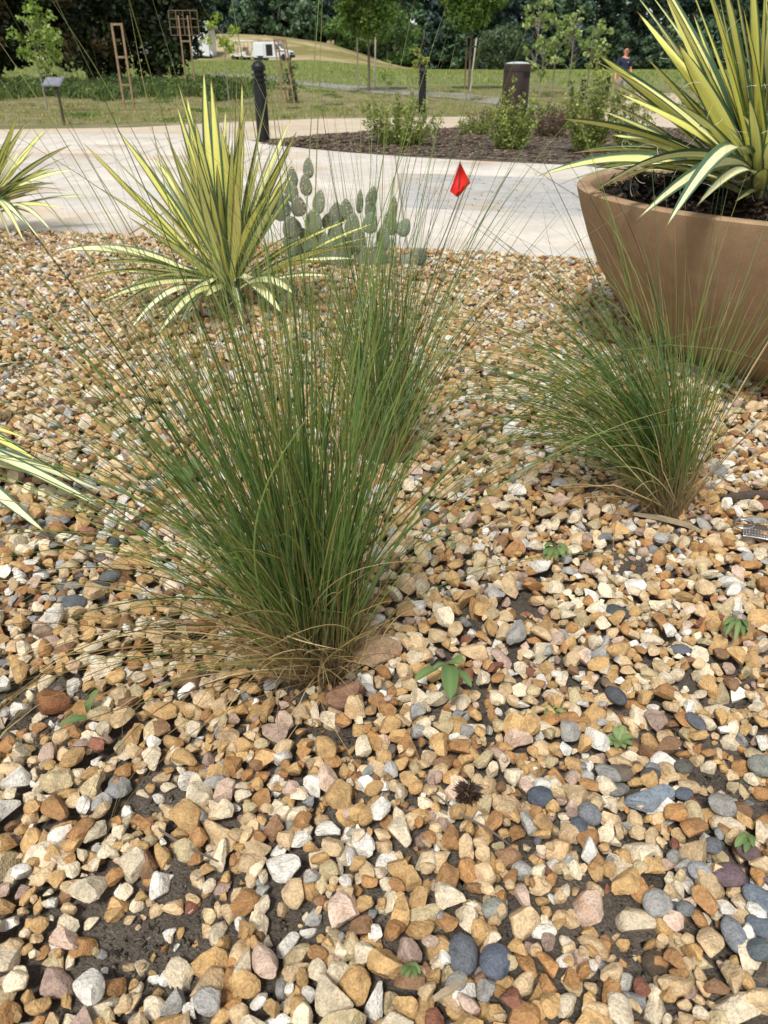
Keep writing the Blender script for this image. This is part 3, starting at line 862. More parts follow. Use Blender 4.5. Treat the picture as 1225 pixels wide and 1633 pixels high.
def yleaf(parent, base, tip, sag, width, colr, rnd, name='leaf', curl=0.0, twist=.7):
    """strap leaf from base to tip; sag bows it upward first, then over. UV u runs across, v along."""
    base, tip = Vector(base), Vector(tip); seg = 16
    up = Vector((0, 0, 1)); d = tip - base
    ctrl = base + d * .5 + up * sag * d.length
    if curl: ctrl += d.cross(up).normalized() * curl * d.length
    pts = []
    for k in range(seg + 1):
        s_ = k / seg
        pts.append(base * (1 - s_) ** 2 + ctrl * 2 * s_ * (1 - s_) + tip * s_ ** 2)
    out = Vector((d.x, d.y, 0))
    if out.length < .05 * d.length: out = Vector((rnd.uniform(-1, 1), rnd.uniform(-1, 1), 0))
    out.normalize()
    tw0 = rnd.uniform(-twist, twist); v = []; uv = []
    for k, p in enumerate(pts):
        s_ = k / seg
        t = (pts[min(k + 1, seg)] - pts[max(k - 1, 0)]).normalized()
        # upper face looks toward the crown's axis
        n = (up * .9 - out * .6); 
        side = t.cross(n).normalized()
        nor = side.cross(t).normalized()
        a = tw0 + .4 * tw0 * s_
        side, nor = side * math.cos(a) + nor * math.sin(a), nor * math.cos(a) - side * math.sin(a)
        w = width * (.55 + .45 * min(1, s_ / .45)) if s_ < .45 else width * max(0.0, 1 - ((s_ - .45) / .55) ** 1.9) ** .9
        w = max(w, .0012)
        for j, u in enumerate((-1, -.5, 0, .5, 1)):
            ch = .30 * abs(u) ** 1.4 * w * .5 * (1.3 - .5 * s_)
            wob = .004 * math.sin(s_ * 9 + j) * w / .03
            v.append(p + side * (u * w / 2) + nor * (ch + wob * .3)); uv.append(((u + 1) / 2, s_))
    f = []
    for k in range(seg):
        for j in range(4):
            a = k * 5 + j; f.append((a, a + 1, a + 6, a + 5))
    off = ORG[parent]
    me = np_mesh(name, [tuple(p - off) for p in v], f, np.tile(np.array(colr), (len(v), 1)), uv, smooth=True)
    o = link(name, me, M['yucca'], parent)
    return o, pts

def yucca(name, label, base, tips, nrand, seed, width=.032, Yspread=.12, rl=(.35, .6), elev=(15, 80), az=None, crown=.12, nfil=60, group='variegated yuccas', spread_b=.05, twist=.7, nlow=0, low_az=(0, 6.283)):
    rnd = random.Random(seed); base = Vector(base)
    t = thing(name, label, 'yucca', base, group=group)
    top = base + Vector((0, 0, crown)); allp = []
    for tp in tips:
        px, py, dy, sag = tp[:4]; cm = tp[4] if len(tp) > 4 else 0
        tip = at_y(px, py, base.y + dy)
        if tip.z < .09: tip = at_z(px, py, .095)
        st = top + Vector((rnd.uniform(-.03, .03), rnd.uniform(-.03, .03), rnd.uniform(-.05, .03)))
        st += Vector((tip.x - st.x, (tip.y - st.y) * .6, 0)) * spread_b
        cl = np.array(YEL) * (1 - cm) + np.array(CREAM) * cm
        _, pts = yleaf(t, st, tip, sag, width * rnd.uniform(.85, 1.15), cl * rnd.uniform(.88, 1.08), rnd, curl=rnd.uniform(-.05, .05), twist=twist)
        allp.append(pts)
    for k in range(nrand):
        a = rnd.uniform(0, 6.283) if az is None else rnd.uniform(*az)
        e = R(rnd.uniform(*elev)); L = rnd.uniform(*rl)
        d = Vector((math.cos(a) * math.cos(e), math.sin(a) * math.cos(e), math.sin(e)))
        st = top + Vector((d.x, d.y, 0)) * .03 + Vector((0, 0, rnd.uniform(-.06, .03)))
        tip = st + d * L
        if e < R(30): tip.z -= L * rnd.uniform(.1, .35)
        tip.z = max(tip.z, base.z + .02)
        cm = rnd.uniform(.4, .9) if e < R(35) else rnd.uniform(0, .4)
        cl = np.array(YEL) * (1 - cm) + np.array(CREAM) * cm
        _, pts = yleaf(t, st, tip, rnd.uniform(.02, .08) if e > R(35) else rnd.uniform(.1, .25), width * rnd.uniform(.8, 1.1), cl * rnd.uniform(.85, 1.05), rnd, curl=rnd.uniform(-.06, .06), twist=twist)
        allp.append(pts)
    for k in range(nlow):
        a = rnd.uniform(*low_az); e = R(rnd.uniform(-4, 34)); L = rnd.uniform(rl[0] * .75, rl[1] * .85)
        d = Vector((math.cos(a) * math.cos(e), math.sin(a) * math.cos(e), math.sin(e))); st = top + Vector((d.x, d.y, 0)) * .05 - Vector((0, 0, rnd.uniform(0, .05)))
        tip = st + d * L; tip.z = max(tip.z, base.z + .07); cm = rnd.uniform(.3, 1)
        cl = np.array(YEL) * (1 - cm) + np.array(CREAM) * cm
        _, pts = yleaf(t, st, tip, rnd.uniform(.02, .12), width * rnd.uniform(.75, 1.1), cl * rnd.uniform(.85, 1.05), rnd, curl=rnd.uniform(-.08, .08), twist=.4)
        allp.append(pts)
    mb = MB()
    mb.lathe([(.0, -.02), (.045, .0), (.05, crown * .5), (.035, crown), (0, crown + .01)], base, 12)
    mb.build('stem', M['bark'], t)
    if nfil:                                   # curly white threads that peel off the leaf edges
        fm = MB()
        for k in range(nfil):
            pts = rnd.choice(allp); i0 = rnd.randint(3, 12); p = Vector(pts[i0]); d = (pts[i0 + 1] - pts[i0]).normalized()
            q = [p]; w = Vector((rnd.uniform(-1, 1), rnd.uniform(-1, 1), rnd.uniform(-.6, .6)))
            dirv = (d + w * .9).normalized(); ax = Vector((rnd.uniform(-1, 1), rnd.uniform(-1, 1), rnd.uniform(-1, 1))).normalized()
            n = rnd.randint(6, 11); step = rnd.uniform(.008, .014)
            for s_ in range(n):
                dirv = (Matrix.Rotation(rnd.uniform(.1, .6), 3, ax) @ dirv).normalized(); q.append(q[-1] + dirv * step)
            fm.tube(q, .0005, 3, False)
        tag(fm.build('filaments', M['filament'], t), kind='stuff')
    return t

y1 = at_z(372, 497, 0.02)
yucca('yucca', 'yellow and green striped yucca beside the prickly pear, behind the front grass', (y1.x, y1.y, .02), [
    (133, 228, .0, .03), (150, 250, .05, .04), (187, 207, .15, .03), (205, 218, -.1, .02), (246, 242, .1, .03), (228, 300, -.15, .05), (160, 300, -.1, .06),
    (283, 128, .0, .0), (281, 165, .1, .01), (298, 150, .15, .0), (325, 108, .05, .0), (336, 122, -.05, .0), (345, 160, .1, .0), (370, 150, -.05, .0), (378, 112, .1, .0), (386, 130, .15, 0), (382, 190, -.1, 0),
    (428, 142, .05, .0), (438, 226, .1, .02), (418, 180, -.1, .0), (352, 200, -.2, 0), (310, 190, -.15, .0), (262, 210, -.1, .02), (300, 230, -.3, .02),
    (455, 288, .0, .04), (470, 300, .15, .05), (598, 356, .0, .10), (602, 377, -.1, .10), (592, 390, -.15, .12), (488, 366, .1, .12), (560, 350, .2, .1), (540, 420, -.25, .15),
    (98, 400, -.1, .18, .7), (124, 447, -.25, .2, .2), (166, 512, -.35, .25, 1), (207, 527, -.4, .3, 1), (140, 425, -.15, .2, .8), (190, 470, -.3, .25, .9),
    (286, 520, -.40, .16, 1), (300, 500, -.3, .1, 1), (390, 530, -.42, .26, 1), (250, 535, -.45, .14, .8), (450, 500, -.3, .16, .9), (470, 470, -.35, .25, .8)],
    38, 3, .047, crown=.15, elev=(42, 86), rl=(.5, .74), nfil=40, spread_b=.13, nlow=26)
pr = Vector((1.31, 2.77, .562))
yucca('yucca', 'big yellow and green striped yucca growing in the brown planter', pr, [
    (952, 86, .05, .02), (891, 189, .0, .10, .2), (958, 176, .15, .08, .2), (858, 281, -.15, .22, .3), (927, 241, .1, .14, .5), (905, 245, .2, .12, .2), (930, 252, .0, .13, .6), (889, 296, -.2, .2, .9),
    (940, 312, -.55, .2, .9), (1014, 352, -.86, .20, .9), (1060, 366, -.95, .24, .9), (1016, 18, .05, .01), (1045, 33, .1, .01), (1059, -12, -.05, .0), (1095, -40, .1, 0), (1115, -60, 0, 0), (1128, -25, .15, 0),
    (1146, -15, -.1, .01), (1170, -40, .1, 0), (1198, -60, 0, 0), (1222, -50, -.05, 0), (1240, -30, .1, 0), (1081, 69, -.15, .03), (998, 116, -.1, .05, .5), (1114, 200, -.22, .07, .4), (987, 149, 0, .05),
    (1185, 10, -.12, 0), (1150, 60, -.15, .0), (1105, 20, .2, 0), (1075, 5, .2, 0), (1030, 90, .15, .02), (1060, 120, .2, .02), (1210, 30, .2, 0), (1000, 200, .2, .06), (1040, 160, .2, .05), (975, 215, .05, .1, .3),
    (950, 268, -.1, .16, .5), (960, 300, -.45, .2, .6), (1000, 285, -.4, .2, .7), (1135, 250, -.3, .05, .6), (1110, 330, -.74, .2, .9), (1260, 0, .05, 0), (1285, -20, 0, 0), (1320, 60, 0, .03), (1380, 120, 0, .05), (1300, 340, -.85, .2, .8)],
    44, 5, .052, crown=.06, rl=(.55, .85), elev=(40, 86), nfil=190, nlow=16, low_az=(1.8, 4.3))
yucca('yucca', 'second striped yucca crown on the far side of the brown planter', (1.93, 2.9, .565), [(1290, -60, 0, 0), (1240, -40, .1, 0), (1200, -30, .1, .01), (1225, 60, -.1, .02)], 46, 6, .05, crown=.06, rl=(.55, .85), elev=(34, 86), nfil=20)
y3 = at_z(-190, 722, .06)
yucca('yucca', 'striped yucca leaves low over the gravel, beside the front grass', (y3.x, y3.y, .06), [
    (172, 787, -.02, .02, .8), (168, 813, -.10, .04, .9), (98, 767, .05, .03, .9), (37, 576, .30, .05, .9), (75, 852, -.16, .08, .9), (45, 700, .15, .1, .1), (20, 640, .3, .08, .7), (60, 735, .1, .1, .0)],
    12, 8, .046, crown=.13, rl=(.35, .5), az=(1.2, 5.2), nfil=10, twist=.15)
y4 = at_z(-22, 372, .02)
yucca('yucca', 'striped yucca with drooping leaves at the corner of the paving', (y4.x, y4.y, .02), [
    (27, 186, .0, .02), (54, 199, .1, .04, .2), (108, 250, .0, .10), (54, 242, .1, .06), (102, 333, -.1, .16, .3), (82, 369, -.25, .34, .9), (66, 385, -.3, .3, .9), (60, 345, -.1, .2), (40, 390, -.3, .3, .5), (20, 390, -.35, .3, .9),
    (86, 268, .2, .1, .1), (0, 170, .1, .0), (-20, 180, 0, 0), (15, 225, -.1, .0), (70, 300, .1, .1)],
    44, 9, .05, crown=.15, rl=(.5, .78), nfil=10)

# ---------------------------------------------------------------- prickly pear
def m_cactus():
    t = NT('cactus_pad'); p = t.obj()
    n = t.noise(p, 12, 4); oi = t.n('ShaderNodeObjectInfo').outputs['Random']
    c = t.mix(n, srgb(88, 102, 84), srgb(132, 142, 118))
    c = t.mix(t.ramp(oi, [(.6, 0.0), (.95, .45)]), c, srgb(116, 98, 100))
    t.base(c).rough(.6, .35).bump(t.noise(p, 60), .3, .004)
    return t.m
M['cactus'] = m_cactus()
M['spine'] = plain('spine', srgb(190, 176, 150), .6)
cb_ = at_z(545, 432, .02)
cact = thing('prickly_pear', 'grey-green prickly pear cactus with round pads behind the grass', 'cactus', (cb_.x, cb_.y, .02))
cr = random.Random(4)
def pad(px, py, hpx, wpx, tilt, dy, parent=cact):
    """px,py: pixel of the pad's lower joint; hpx,wpx size in pixels; tilt in degrees, positive to the right"""
    b = at_y(px, py, cb_.y + dy); sc = (depth_of(0, b.y) + (.95 - b.z) * 0 ) / F
    hh, ww = hpx * sc * 1.02, wpx * sc * .93; mb = MB(); n = 14; m = 9
    th = .016 + .006 * cr.random(); v = []; yaw = cr.uniform(-.7, .7); a = R(tilt)
    Rm = Matrix.Rotation(a, 3, 'Y') @ Matrix.Rotation(yaw, 3, 'Z')
    for i in range(m + 1):
        s_ = i / m; z = s_ * hh
        hw = ww / 2 * max(.12 if i == 0 else 0.0, math.sin(math.pi * min(1, s_ ** .8 * .93 + .07)) ** .62)
        tt_ = th / 2 * (hw / (ww / 2)) ** .5 + .001
        for k in range(n):
            q = 2 * math.pi * k / n
            v.append(b + Rm @ Vector((hw * math.cos(q), tt_ * math.sin(q), z)))
    f = [(i * n + k, i * n + (k + 1) % n, (i + 1) * n + (k + 1) % n, (i + 1) * n + k) for i in range(m) for k in range(n)]
    f += [tuple(range(n - 1, -1, -1)), tuple(range(m * n, m * n + n))]
    o = mb.add(v, f, True).build('pad', M['cactus'], parent)
    sp = MB()
    for k in range(16):
        u, s_ = cr.uniform(-.8, .8), cr.uniform(.15, .92)
        hw = ww / 2 * math.sin(math.pi * (s_ ** .8 * .93 + .07)) ** .62
        c = b + Rm @ Vector((u * hw, -th / 2 * .8, s_ * hh))
        sp.box(c, (.005, .006, .005))
    tag(sp.build('areoles', M['spine'], o), kind='stuff')
for a_ in [(492, 284, 28, 22, 2, 0), (490, 312, 30, 22, -6, 0), (468, 300, 30, 18, -3, .05), (468, 322, 36, 24, -10, .05), (478, 345, 30, 26, -5, -.04), (506, 340, 34, 24, 12, 0), (452, 352, 42, 34, -8, .1), (440, 338, 30, 22, -30, .1),
           (500, 372, 36, 30, 4, 0), (520, 365, 24, 20, 14, .05), (470, 380, 34, 34, -12, 0), (536, 362, 36, 28, 4, .1), (554, 350, 30, 22, -4, .08), (573, 340, 34, 14, 4, .1), (590, 330, 30, 22, 12, .05), (592, 350, 32, 24, -4, .05), (560, 378, 36, 26, 8, 0),
           (588, 372, 32, 26, 10, .0), (575, 400, 36, 28, -6, 0), (626, 350, 34, 16, 4, .1), (624, 375, 36, 28, -6, .08), (638, 376, 28, 24, 26, .05), (610, 400, 40, 28, 4, .05), (606, 428, 42, 32, -8, 0), (578, 432, 40, 34, 4, 0),
           (545, 432, 44, 38, 0, 0), (520, 415, 48, 38, -10, .02), (500, 408, 44, 36, -20, .04), (535, 395, 40, 34, 6, .05), (660, 418, 26, 30, 40, 0), (640, 425, 26, 30, 60, .0), (478, 410, 40, 34, -30, .1), (555, 408, 36, 30, 10, .06)]:
    pad(*a_)

# ---------------------------------------------------------------- planter
def m_planter():
    t = NT('planter'); p = t.obj(); n1 = t.noise(p, 4, 4); n2 = t.noise(p, 320, 3, .6); n3 = t.noise(p, 22, 4, .6)
    c = t.mix(t.ramp(n1, [(.3, 0.0), (.7, 1.0)]), (.345, .222, .125), (.415, .276, .163))
    c = t.mix(1.0, c, t.ramp(n3, [(.3, .86), (.7, 1.08)]), 'MULTIPLY')
    mp = t.n('ShaderNodeMapping'); mp.inputs['Scale'].default_value = (9, 9, 1.2); t.l(p, mp.inputs['Vector'])
    c = t.mix(t.ramp(t.noise(mp.outputs[0], 1.0, 5, .65), [(.56, 0.0), (.74, .5)]), c, (.40, .31, .22))
    c = t.mix(1.0, c, t.ramp(t.noise(p, 420, 2), [(.35, .8), (.65, 1.1)]), 'MULTIPLY')
    t.base(c).rough(.85, .25).bump(n2, .6, .006)
    return t.m
M['planter'] = m_planter()
pl = thing('planter', 'large round brown bowl planter standing on the gravel', 'planter', (PL.x, PL.y, .005))
prof = [(.0, .0), (.43, .0), (.445, .012), (.50, .035), (.58, .085), (.665, .15), (.745, .24), (.812, .34), (.862, .44), (.902, .54), (.926, .612), (.928, .622), (.922, .627), (.878, .627), (.873, .622), (.865, .60), (.84, .50)]
prof = [(r_ * .973, z * .962) for r_, z in prof]
MB().lathe(prof, (PL.x, PL.y, .005), 128).build('bowl', M['planter'], pl, sharp=R(60))
pv = []; 
n_r, n_a = 20, 90
for i in range(n_r + 1):
    for k in range(n_a):
        r_ = .838 * i / n_r; a = 2 * math.pi * k / n_a
        pv.append((PL.x + r_ * math.cos(a), PL.y + r_ * math.sin(a), .560 + .02 * (1 - i / n_r) + random.uniform(-.007, .007)))
pf = [(i * n_a + k, i * n_a + (k + 1) % n_a, (i + 1) * n_a + (k + 1) % n_a, (i + 1) * n_a + k) for i in range(n_r) for k in range(n_a)]
MB().add(pv, pf, True).build('potting_soil', M['potting_soil'], pl)
# dark crumbled bark and dead leaf bits on the potting soil
n = 2200; a = rng.uniform(0, 6.283, n); r_ = .82 * np.sqrt(rng.uniform(0, 1, n)); 
P = np.stack([PL.x + r_ * np.cos(a), PL.y + r_ * np.sin(a), .570 + .02 * (1 - r_ / .84) + rng.uniform(0, .03, n) * (rng.random(n) < .4)], -1)
q = rng.normal(0, .012, (n, 4, 3)); q[:, :, 2] *= .6
v = P[:, None] + q; v[..., :2] -= PL.to_2d(); v[..., 2] -= .005
f = (np.arange(n) * 4)[:, None, None] + np.array([[0, 1, 2], [0, 2, 3], [0, 3, 1], [1, 3, 2]])[None]
cc = np.array([srgb(40, 28, 22), srgb(70, 50, 36), srgb(28, 24, 20), srgb(96, 74, 54)])[rng.integers(0, 4, n)]
tag(link('bark_bits', np_mesh('bark_bits', v.reshape(-1, 3), f.reshape(-1, 3), np.repeat(cc, 4, 0)), M['leaf'], pl), kind='stuff')
# heap of dead, curled black leaves
dl = thing('dead_leaf_heap', 'heap of dead blackened leaves lying in the planter', 'dead leaves', (1.09, 2.95, .575))
n = 260; P = rng.normal(0, 1, (n, 3)) * np.array([.085, .06, .035]); P[:, 2] = np.abs(P[:, 2])
q = rng.normal(0, .017, (n, 4, 3)); v = P[:, None] + q
f = (np.arange(n) * 4)[:, None, None] + np.array([[0, 1, 2], [0, 2, 3]])[None]
cc = np.array([srgb(24, 20, 18), srgb(38, 30, 24), srgb(52, 40, 30)])[rng.integers(0, 3, n)]
tag(link('leaf_litter', np_mesh('leaf_litter', v.reshape(-1, 3), f.reshape(-1, 3), np.repeat(cc, 4, 0)), M['leaf'], dl), kind='stuff')

# ---------------------------------------------------------------- red marker flag
fl = at_z(690, 418, .02)
flag = thing('marker_flag', 'small red marker flag on a thin wire near the paving edge', 'flag', (fl.x, fl.y, .02))
ft = at_y(734, 258, fl.y + .0); 
M['wire'] = plain('wire', (.05, .05, .05), .5, .6)
t_ = NT('flag_red'); t_.base(srgb(214, 34, 28)).rough(.55, .4).translucent(srgb(230, 40, 30), .3); M['red'] = t_.m
M['red'].node_tree.nodes['Principled BSDF'].inputs['Base Color'].default_value = (*srgb(222, 40, 32), 1)
mid = at_y(731, 316, fl.y)
MB().tube([fl, fl * .5 + mid * .5 + Vector((.004, 0, 0)), mid, ft], .0028, 6).build('wire', M['wire'], flag)
c1, c2, c3, c4 = ft, mid, at_y(751, 292, fl.y - .03), at_y(717, 304, fl.y + .015)
fm = MB(); vv = []
n = 8
for i in range(n + 1):
    for j in range(n + 1):
        u, w = i / n, j / n
        A = ft.lerp(at_y(718, 306, fl.y + .02), u); B = at_y(751, 292, fl.y - .03).lerp(mid, u)
        p = A.lerp(B, w); p = p + Vector((0, .03 * abs(math.sin(w * 3.3 + u * 1.2)) + .01 * math.sin(u * 6), 0)); vv.append(p)
ff = [(i * (n + 1) + j, i * (n + 1) + j + 1, (i + 1) * (n + 1) + j + 1, (i + 1) * (n + 1) + j) for i in range(n) for j in range(n)]
fm.add(vv, ff, True).build('flag_cloth', M['red'], flag)

# ---------------------------------------------------------------- weeds and seedlings among the stones
M['weed'] = m_leaf('weed_leaf', .08, .5, .35)
WC = [srgb(104, 124, 74), srgb(90, 112, 66), srgb(116, 134, 84)]
def oval_leaf(parent, st, tip, w, colr, rnd, nm='leaf'):
    st, tip = Vector(st), Vector(tip); d = tip - st; seg = 9
    side = d.cross(Vector((0, 0, 1))).normalized(); n = side.cross(d).normalized(); v = []
    for k in range(seg + 1):
        s_ = k / seg; p = st + d * s_ + n * .12 * d.length * math.sin(math.pi * s_)
        hw = w / 2 * (math.sin(math.pi * min(1, s_ * .97 + .03)) ** .5)
        for u in (-1, -.5, 0, .5, 1): v.append(p + side * u * hw + n * abs(u) * hw * .25)
    f = [(k * 5 + j, k * 5 + j + 1, k * 5 + j + 6, k * 5 + j + 5) for k in range(seg) for j in range(4)]
    off = ORG[parent]
    c = np.tile(np.array(colr) * rnd.uniform(.85, 1.15), (len(v), 1)); c[2::5] *= 1.25
    return link(nm, np_mesh(nm, [tuple(p - off) for p in v], f, c, smooth=True), M['weed'], parent)
def weed(label, px, py, leaves, seed, stem=.02):
    """leaves: list of (tip dx px, tip dy px, width px, rise m, start fraction)"""
    rnd = random.Random(seed); g = at_z(px, py, .04); g.z = bed_z(g.x, g.y) - .004
    w = thing('seedling', label, 'seedling', g); top = g + Vector((0, 0, stem))
    MB().tube([g - Vector((0, 0, .01)), g + Vector((.002, .001, stem * .5)), top], [.0016, .0014, .001], 6).build('stem', M['weed_stem'], w)
    sc = (depth_of(0, g.y)) / F
    for dx, dy, wp, rise, sf in leaves:
        tip = at_z(px + dx, py + dy, g.z + stem + rise)
        st = top.lerp(tip, sf)
        if sf > .05: MB().tube([top, st], .0008, 5).build('petiole', M['weed_stem'], w)
        oval_leaf(w, st, tip, wp * sc, rnd.choice(WC), rnd)
    return w
M['weed_stem'] = plain('weed_stem', srgb(120, 110, 70), .6)
weed('seedling with five oval leaves just beside the big grass clump', 714, 1084, [(22, -26, 28, .012, .15), (-52, 2, 17, .006, .35), (4, 32, 26, .008, .05), (38, 12, 13, .004, .35), (-25, -15, 9, .004, .2)], 1, .03)
weed('seedling with a tall upright leaf by a bare soil patch', 146, 1145, [(12, -46, 20, .05, .05), (-52, 14, 17, .005, .1), (28, -16, 16, .01, .1), (-10, -30, 10, .03, .05)], 2, .015)
def rosette(label, px, py, r, n, wp, seed, up=.012):
    rnd = random.Random(seed)
    lv = [(r * math.cos(a) * rnd.uniform(.6, 1), r * .7 * math.sin(a) * rnd.uniform(.6, 1), wp * rnd.uniform(.8, 1.2), rnd.uniform(0, up), rnd.uniform(.02, .3)) for a in [6.283 * k / n + rnd.uniform(-.3, .3) for k in range(n)]]
    weed(label, px, py, lv, seed, .012)
rosette('low leafy green weed sprawling over an ochre stone, largest of the weeds', 988, 1177, 30, 11, 11, 3)
rosette('small green weed with narrow leaves by the flat grey stone', 885, 882, 24, 8, 10, 4)
rosette('small green weed with upright narrow leaves below the planter', 1172, 1006, 26, 9, 9, 5, .02)
rosette('tiny green weed beside a large cream stone', 882, 1135, 20, 5, 10, 6)
rosette('tiny two-leaved weed among the grey river pebbles', 1185, 1352, 20, 4, 12, 7)
rosette('small weed in the gravel behind the big grass clump', 725, 868, 18, 6, 8, 8)
rosette('broad-leaved weed in the gravel beside the low yucca leaves', 290, 752, 42, 5, 26, 9, .05)
rosette('dark bluish weed pressed flat between cream stones', 655, 1553, 18, 6, 9, 10)

# ---------------------------------------------------------------- flat rock leaning at the grass base, metal strap, cone, bark, twigs
def big_rock(name, label, px, py, dims, rot, colr, seed):
    g = at_z(px, py, .055); g.z = max(.04, bed_z(g.x, g.y) + dims[2] * .15); v, f = rock(3, 8, seed, .4, .8)
    Rm = np.array(Matrix.Rotation(rot[2], 3, 'Z') @ Matrix.Rotation(rot[0], 3, 'X') @ Matrix.Rotation(rot[1], 3, 'Y'))
    P = (v * np.array(dims)) @ Rm.T
    o = link(name, np_mesh(name, P, f, np.tile(np.array(colr), (len(v), 1)), smooth=True, sharp=R(28)), M['stone'])
    o.location = g
    return tag(o, label, 'rock')
big_rock('rock', 'pointed pinkish brown rock leaning against the base of the big grass clump', 556, 1100, (.042, .024, .055), (.5, .25, .1), srgb(140, 108, 86), 71)
big_rock('rock', 'flat tan rock lying beside the pointed brown rock at the grass base', 600, 1035, (.05, .03, .016), (.1, .1, .4), srgb(176, 146, 116), 72)
big_rock('rock', 'large flat cream layered rock near the bare dark soil', 75, 1368, (.036, .026, .013), (.2, -.1, .3), srgb(226, 208, 180), 73)
big_rock('rock', 'rounded rusty brown rock beside the tall-leaved seedling', 82, 1108, (.030, .022, .018), (.0, .1, .2), srgb(134, 88, 56), 74)
big_rock('rock', 'long smooth blue-grey river rock lying on bare soil', 1040, 1270, (.040, .017, .013), (0, .05, .4), srgb(136, 146, 154), 310)

M['steel'] = plain('steel', (.55, .56, .58), .28, 1.0, .15, 60, .1)
tg = at_z(1196, 838, .07)
tagt = thing('metal_strap', 'silver metal strap with an oval slotted end lying on gravel near the planter', 'metal strap', tg)
mb = MB(); n = 28                       # oval loop
ring = []
e0 = at_z(1192, 836, .075); ex = (at_z(1217, 840, .075) - at_z(1167, 834, .075)) / 2; ey = (at_z(1192, 826, .075) - at_z(1192, 846, .075)) / 2
for k in range(n + 1):
    a = 2 * math.pi * k / n; ring.append(e0 + ex * .62 * math.cos(a) - ex * .25 + ey * .75 * math.sin(a))
mb.tube(ring, .0035, 8, False).build('loop', M['steel'], tagt)
mb = MB(); v = []
ns = 14
for k in range(ns + 1):
    s_ = k / ns
    p0 = at_z(1185 + 85 * s_, 846 + 10 * s_ + 8 * s_ * s_, .074 - .003 * s_); wv = (at_z(1200, 838, .05) - at_z(1200, 860, .05)) * .42
    for u, h in ((-1, 0), (-1, .003), (1, .003), (1, 0)): v.append(p0 + wv * u + Vector((0, 0, h)))
f = [(k * 4 + j, k * 4 + (j + 1) % 4, k * 4 + 4 + (j + 1) % 4, k * 4 + 4 + j) for k in range(ns) for j in range(4)] + [(3, 2, 1, 0), (ns * 4, ns * 4 + 1, ns * 4 + 2, ns * 4 + 3)]
mb.add(v, f).build('band', M['steel'], tagt, bevel=.0008)
M['steel_lines'] = plain('steel_lines', (.8, .81, .82), .35, .6)
mb = MB()
for row in (-.45, .0, .45):
    for k in range(18):
        s_ = (k + random.uniform(.1, .3)) / 18; p0 = at_z(1185 + 85 * s_, 846 + 10 * s_ + 8 * s_ * s_, .0785 - .003 * s_)
        mb.box(p0 + wv * row, (.0022 * random.uniform(.5, 1.4), .0018, .0012))
tag(mb.build('raised_marks', M['steel_lines'], tagt), kind='stuff')

cn = at_z(745, 1278, .045); cn.z = bed_z(cn.x, cn.y) + .006
cone = thing('seed_cone', 'dark dried spiky seed head lying on the stones', 'seed head', cn)
n = 150; P = rng.normal(0, 1, (n, 3)); P /= np.linalg.norm(P, axis=1)[:, None]; P *= np.array([.022, .018, .012])
q = rng.normal(0, .0045, (n, 3, 3)); v = np.concatenate([P[:, None] * .5 + q[:, :2] * .6, P[:, None] * 1.1 + q[:, 2:] * .4], 1)
MBc = np_mesh('scales', v.reshape(-1, 3), np.arange(n * 3).reshape(-1, 3), np.tile(np.array(srgb(62, 46, 36)), (n * 3, 1)))
tag(link('scales', MBc, M['leaf'], cone), kind='stuff')
M['grey_wood'] = plain('grey_wood', srgb(150, 134, 108), .9, 0, .3, 40, .5)
def stick(name, label, pts, w, th, mat, cat='bark'):
    P = [at_z(px, py, .03) for px, py in pts]
    for p in P: p.z = bed_z(p.x, p.y) + th * .6
    zz = np.mean([p.z for p in P]); 
    for p in P: p.z = p.z * .3 + zz * .7
    mb = MB(); v = []
    for i, p in enumerate(P):
        t = (P[min(i + 1, len(P) - 1)] - P[max(0, i - 1)]).normalized(); sd_ = t.cross(Vector((0, 0, 1))).normalized()
        k = 1.0 if 0 < i < len(P) - 1 else .6
        for u, h in ((-1, 0), (-.7, 1), (.8, 1), (1, 0)): v.append(p + sd_ * u * w / 2 * k + Vector((0, 0, h * th * k)))
    m_ = len(P)
    f = [(k * 4 + j, k * 4 + (j + 1) % 4, k * 4 + 4 + (j + 1) % 4, k * 4 + 4 + j) for k in range(m_ - 1) for j in range(4)] + [(3, 2, 1, 0), tuple(m_ * 4 - 4 + j for j in range(4))]
    return tag(mb.add(v, f).build(name, mat), label, cat)
stick('bark_piece', 'greyish flat bark splinter lying between cream stones', [(690, 1608), (715, 1595), (742, 1577)], .011, .003, M['grey_wood'])
stick('bark_piece', 'long curled tan bark strip at the foot of the swept grass clump', [(1010, 822), (1050, 826), (1095, 838), (1118, 850)], .02, .006, M['grey_wood'])
stick('twig', 'thin crooked brown twig lying over stones near a bright white stone', [(232, 1315), (262, 1345), (300, 1372), (352, 1392)], .003, .003, M['bark'], 'twig')
stick('twig', 'thin brown twig lying over golden stones near the seed head', [(690, 1285), (730, 1322), (775, 1345), (812, 1372)], .0028, .0025, M['bark'], 'twig')
stick('wood_chip', 'dark weathered wood chip beside the silver metal strap', [(1150, 812), (1195, 806), (1250, 806)], .025, .010, plain('dark_wood', srgb(74, 62, 54), .9, 0, .3, 40, .5), 'wood chip')

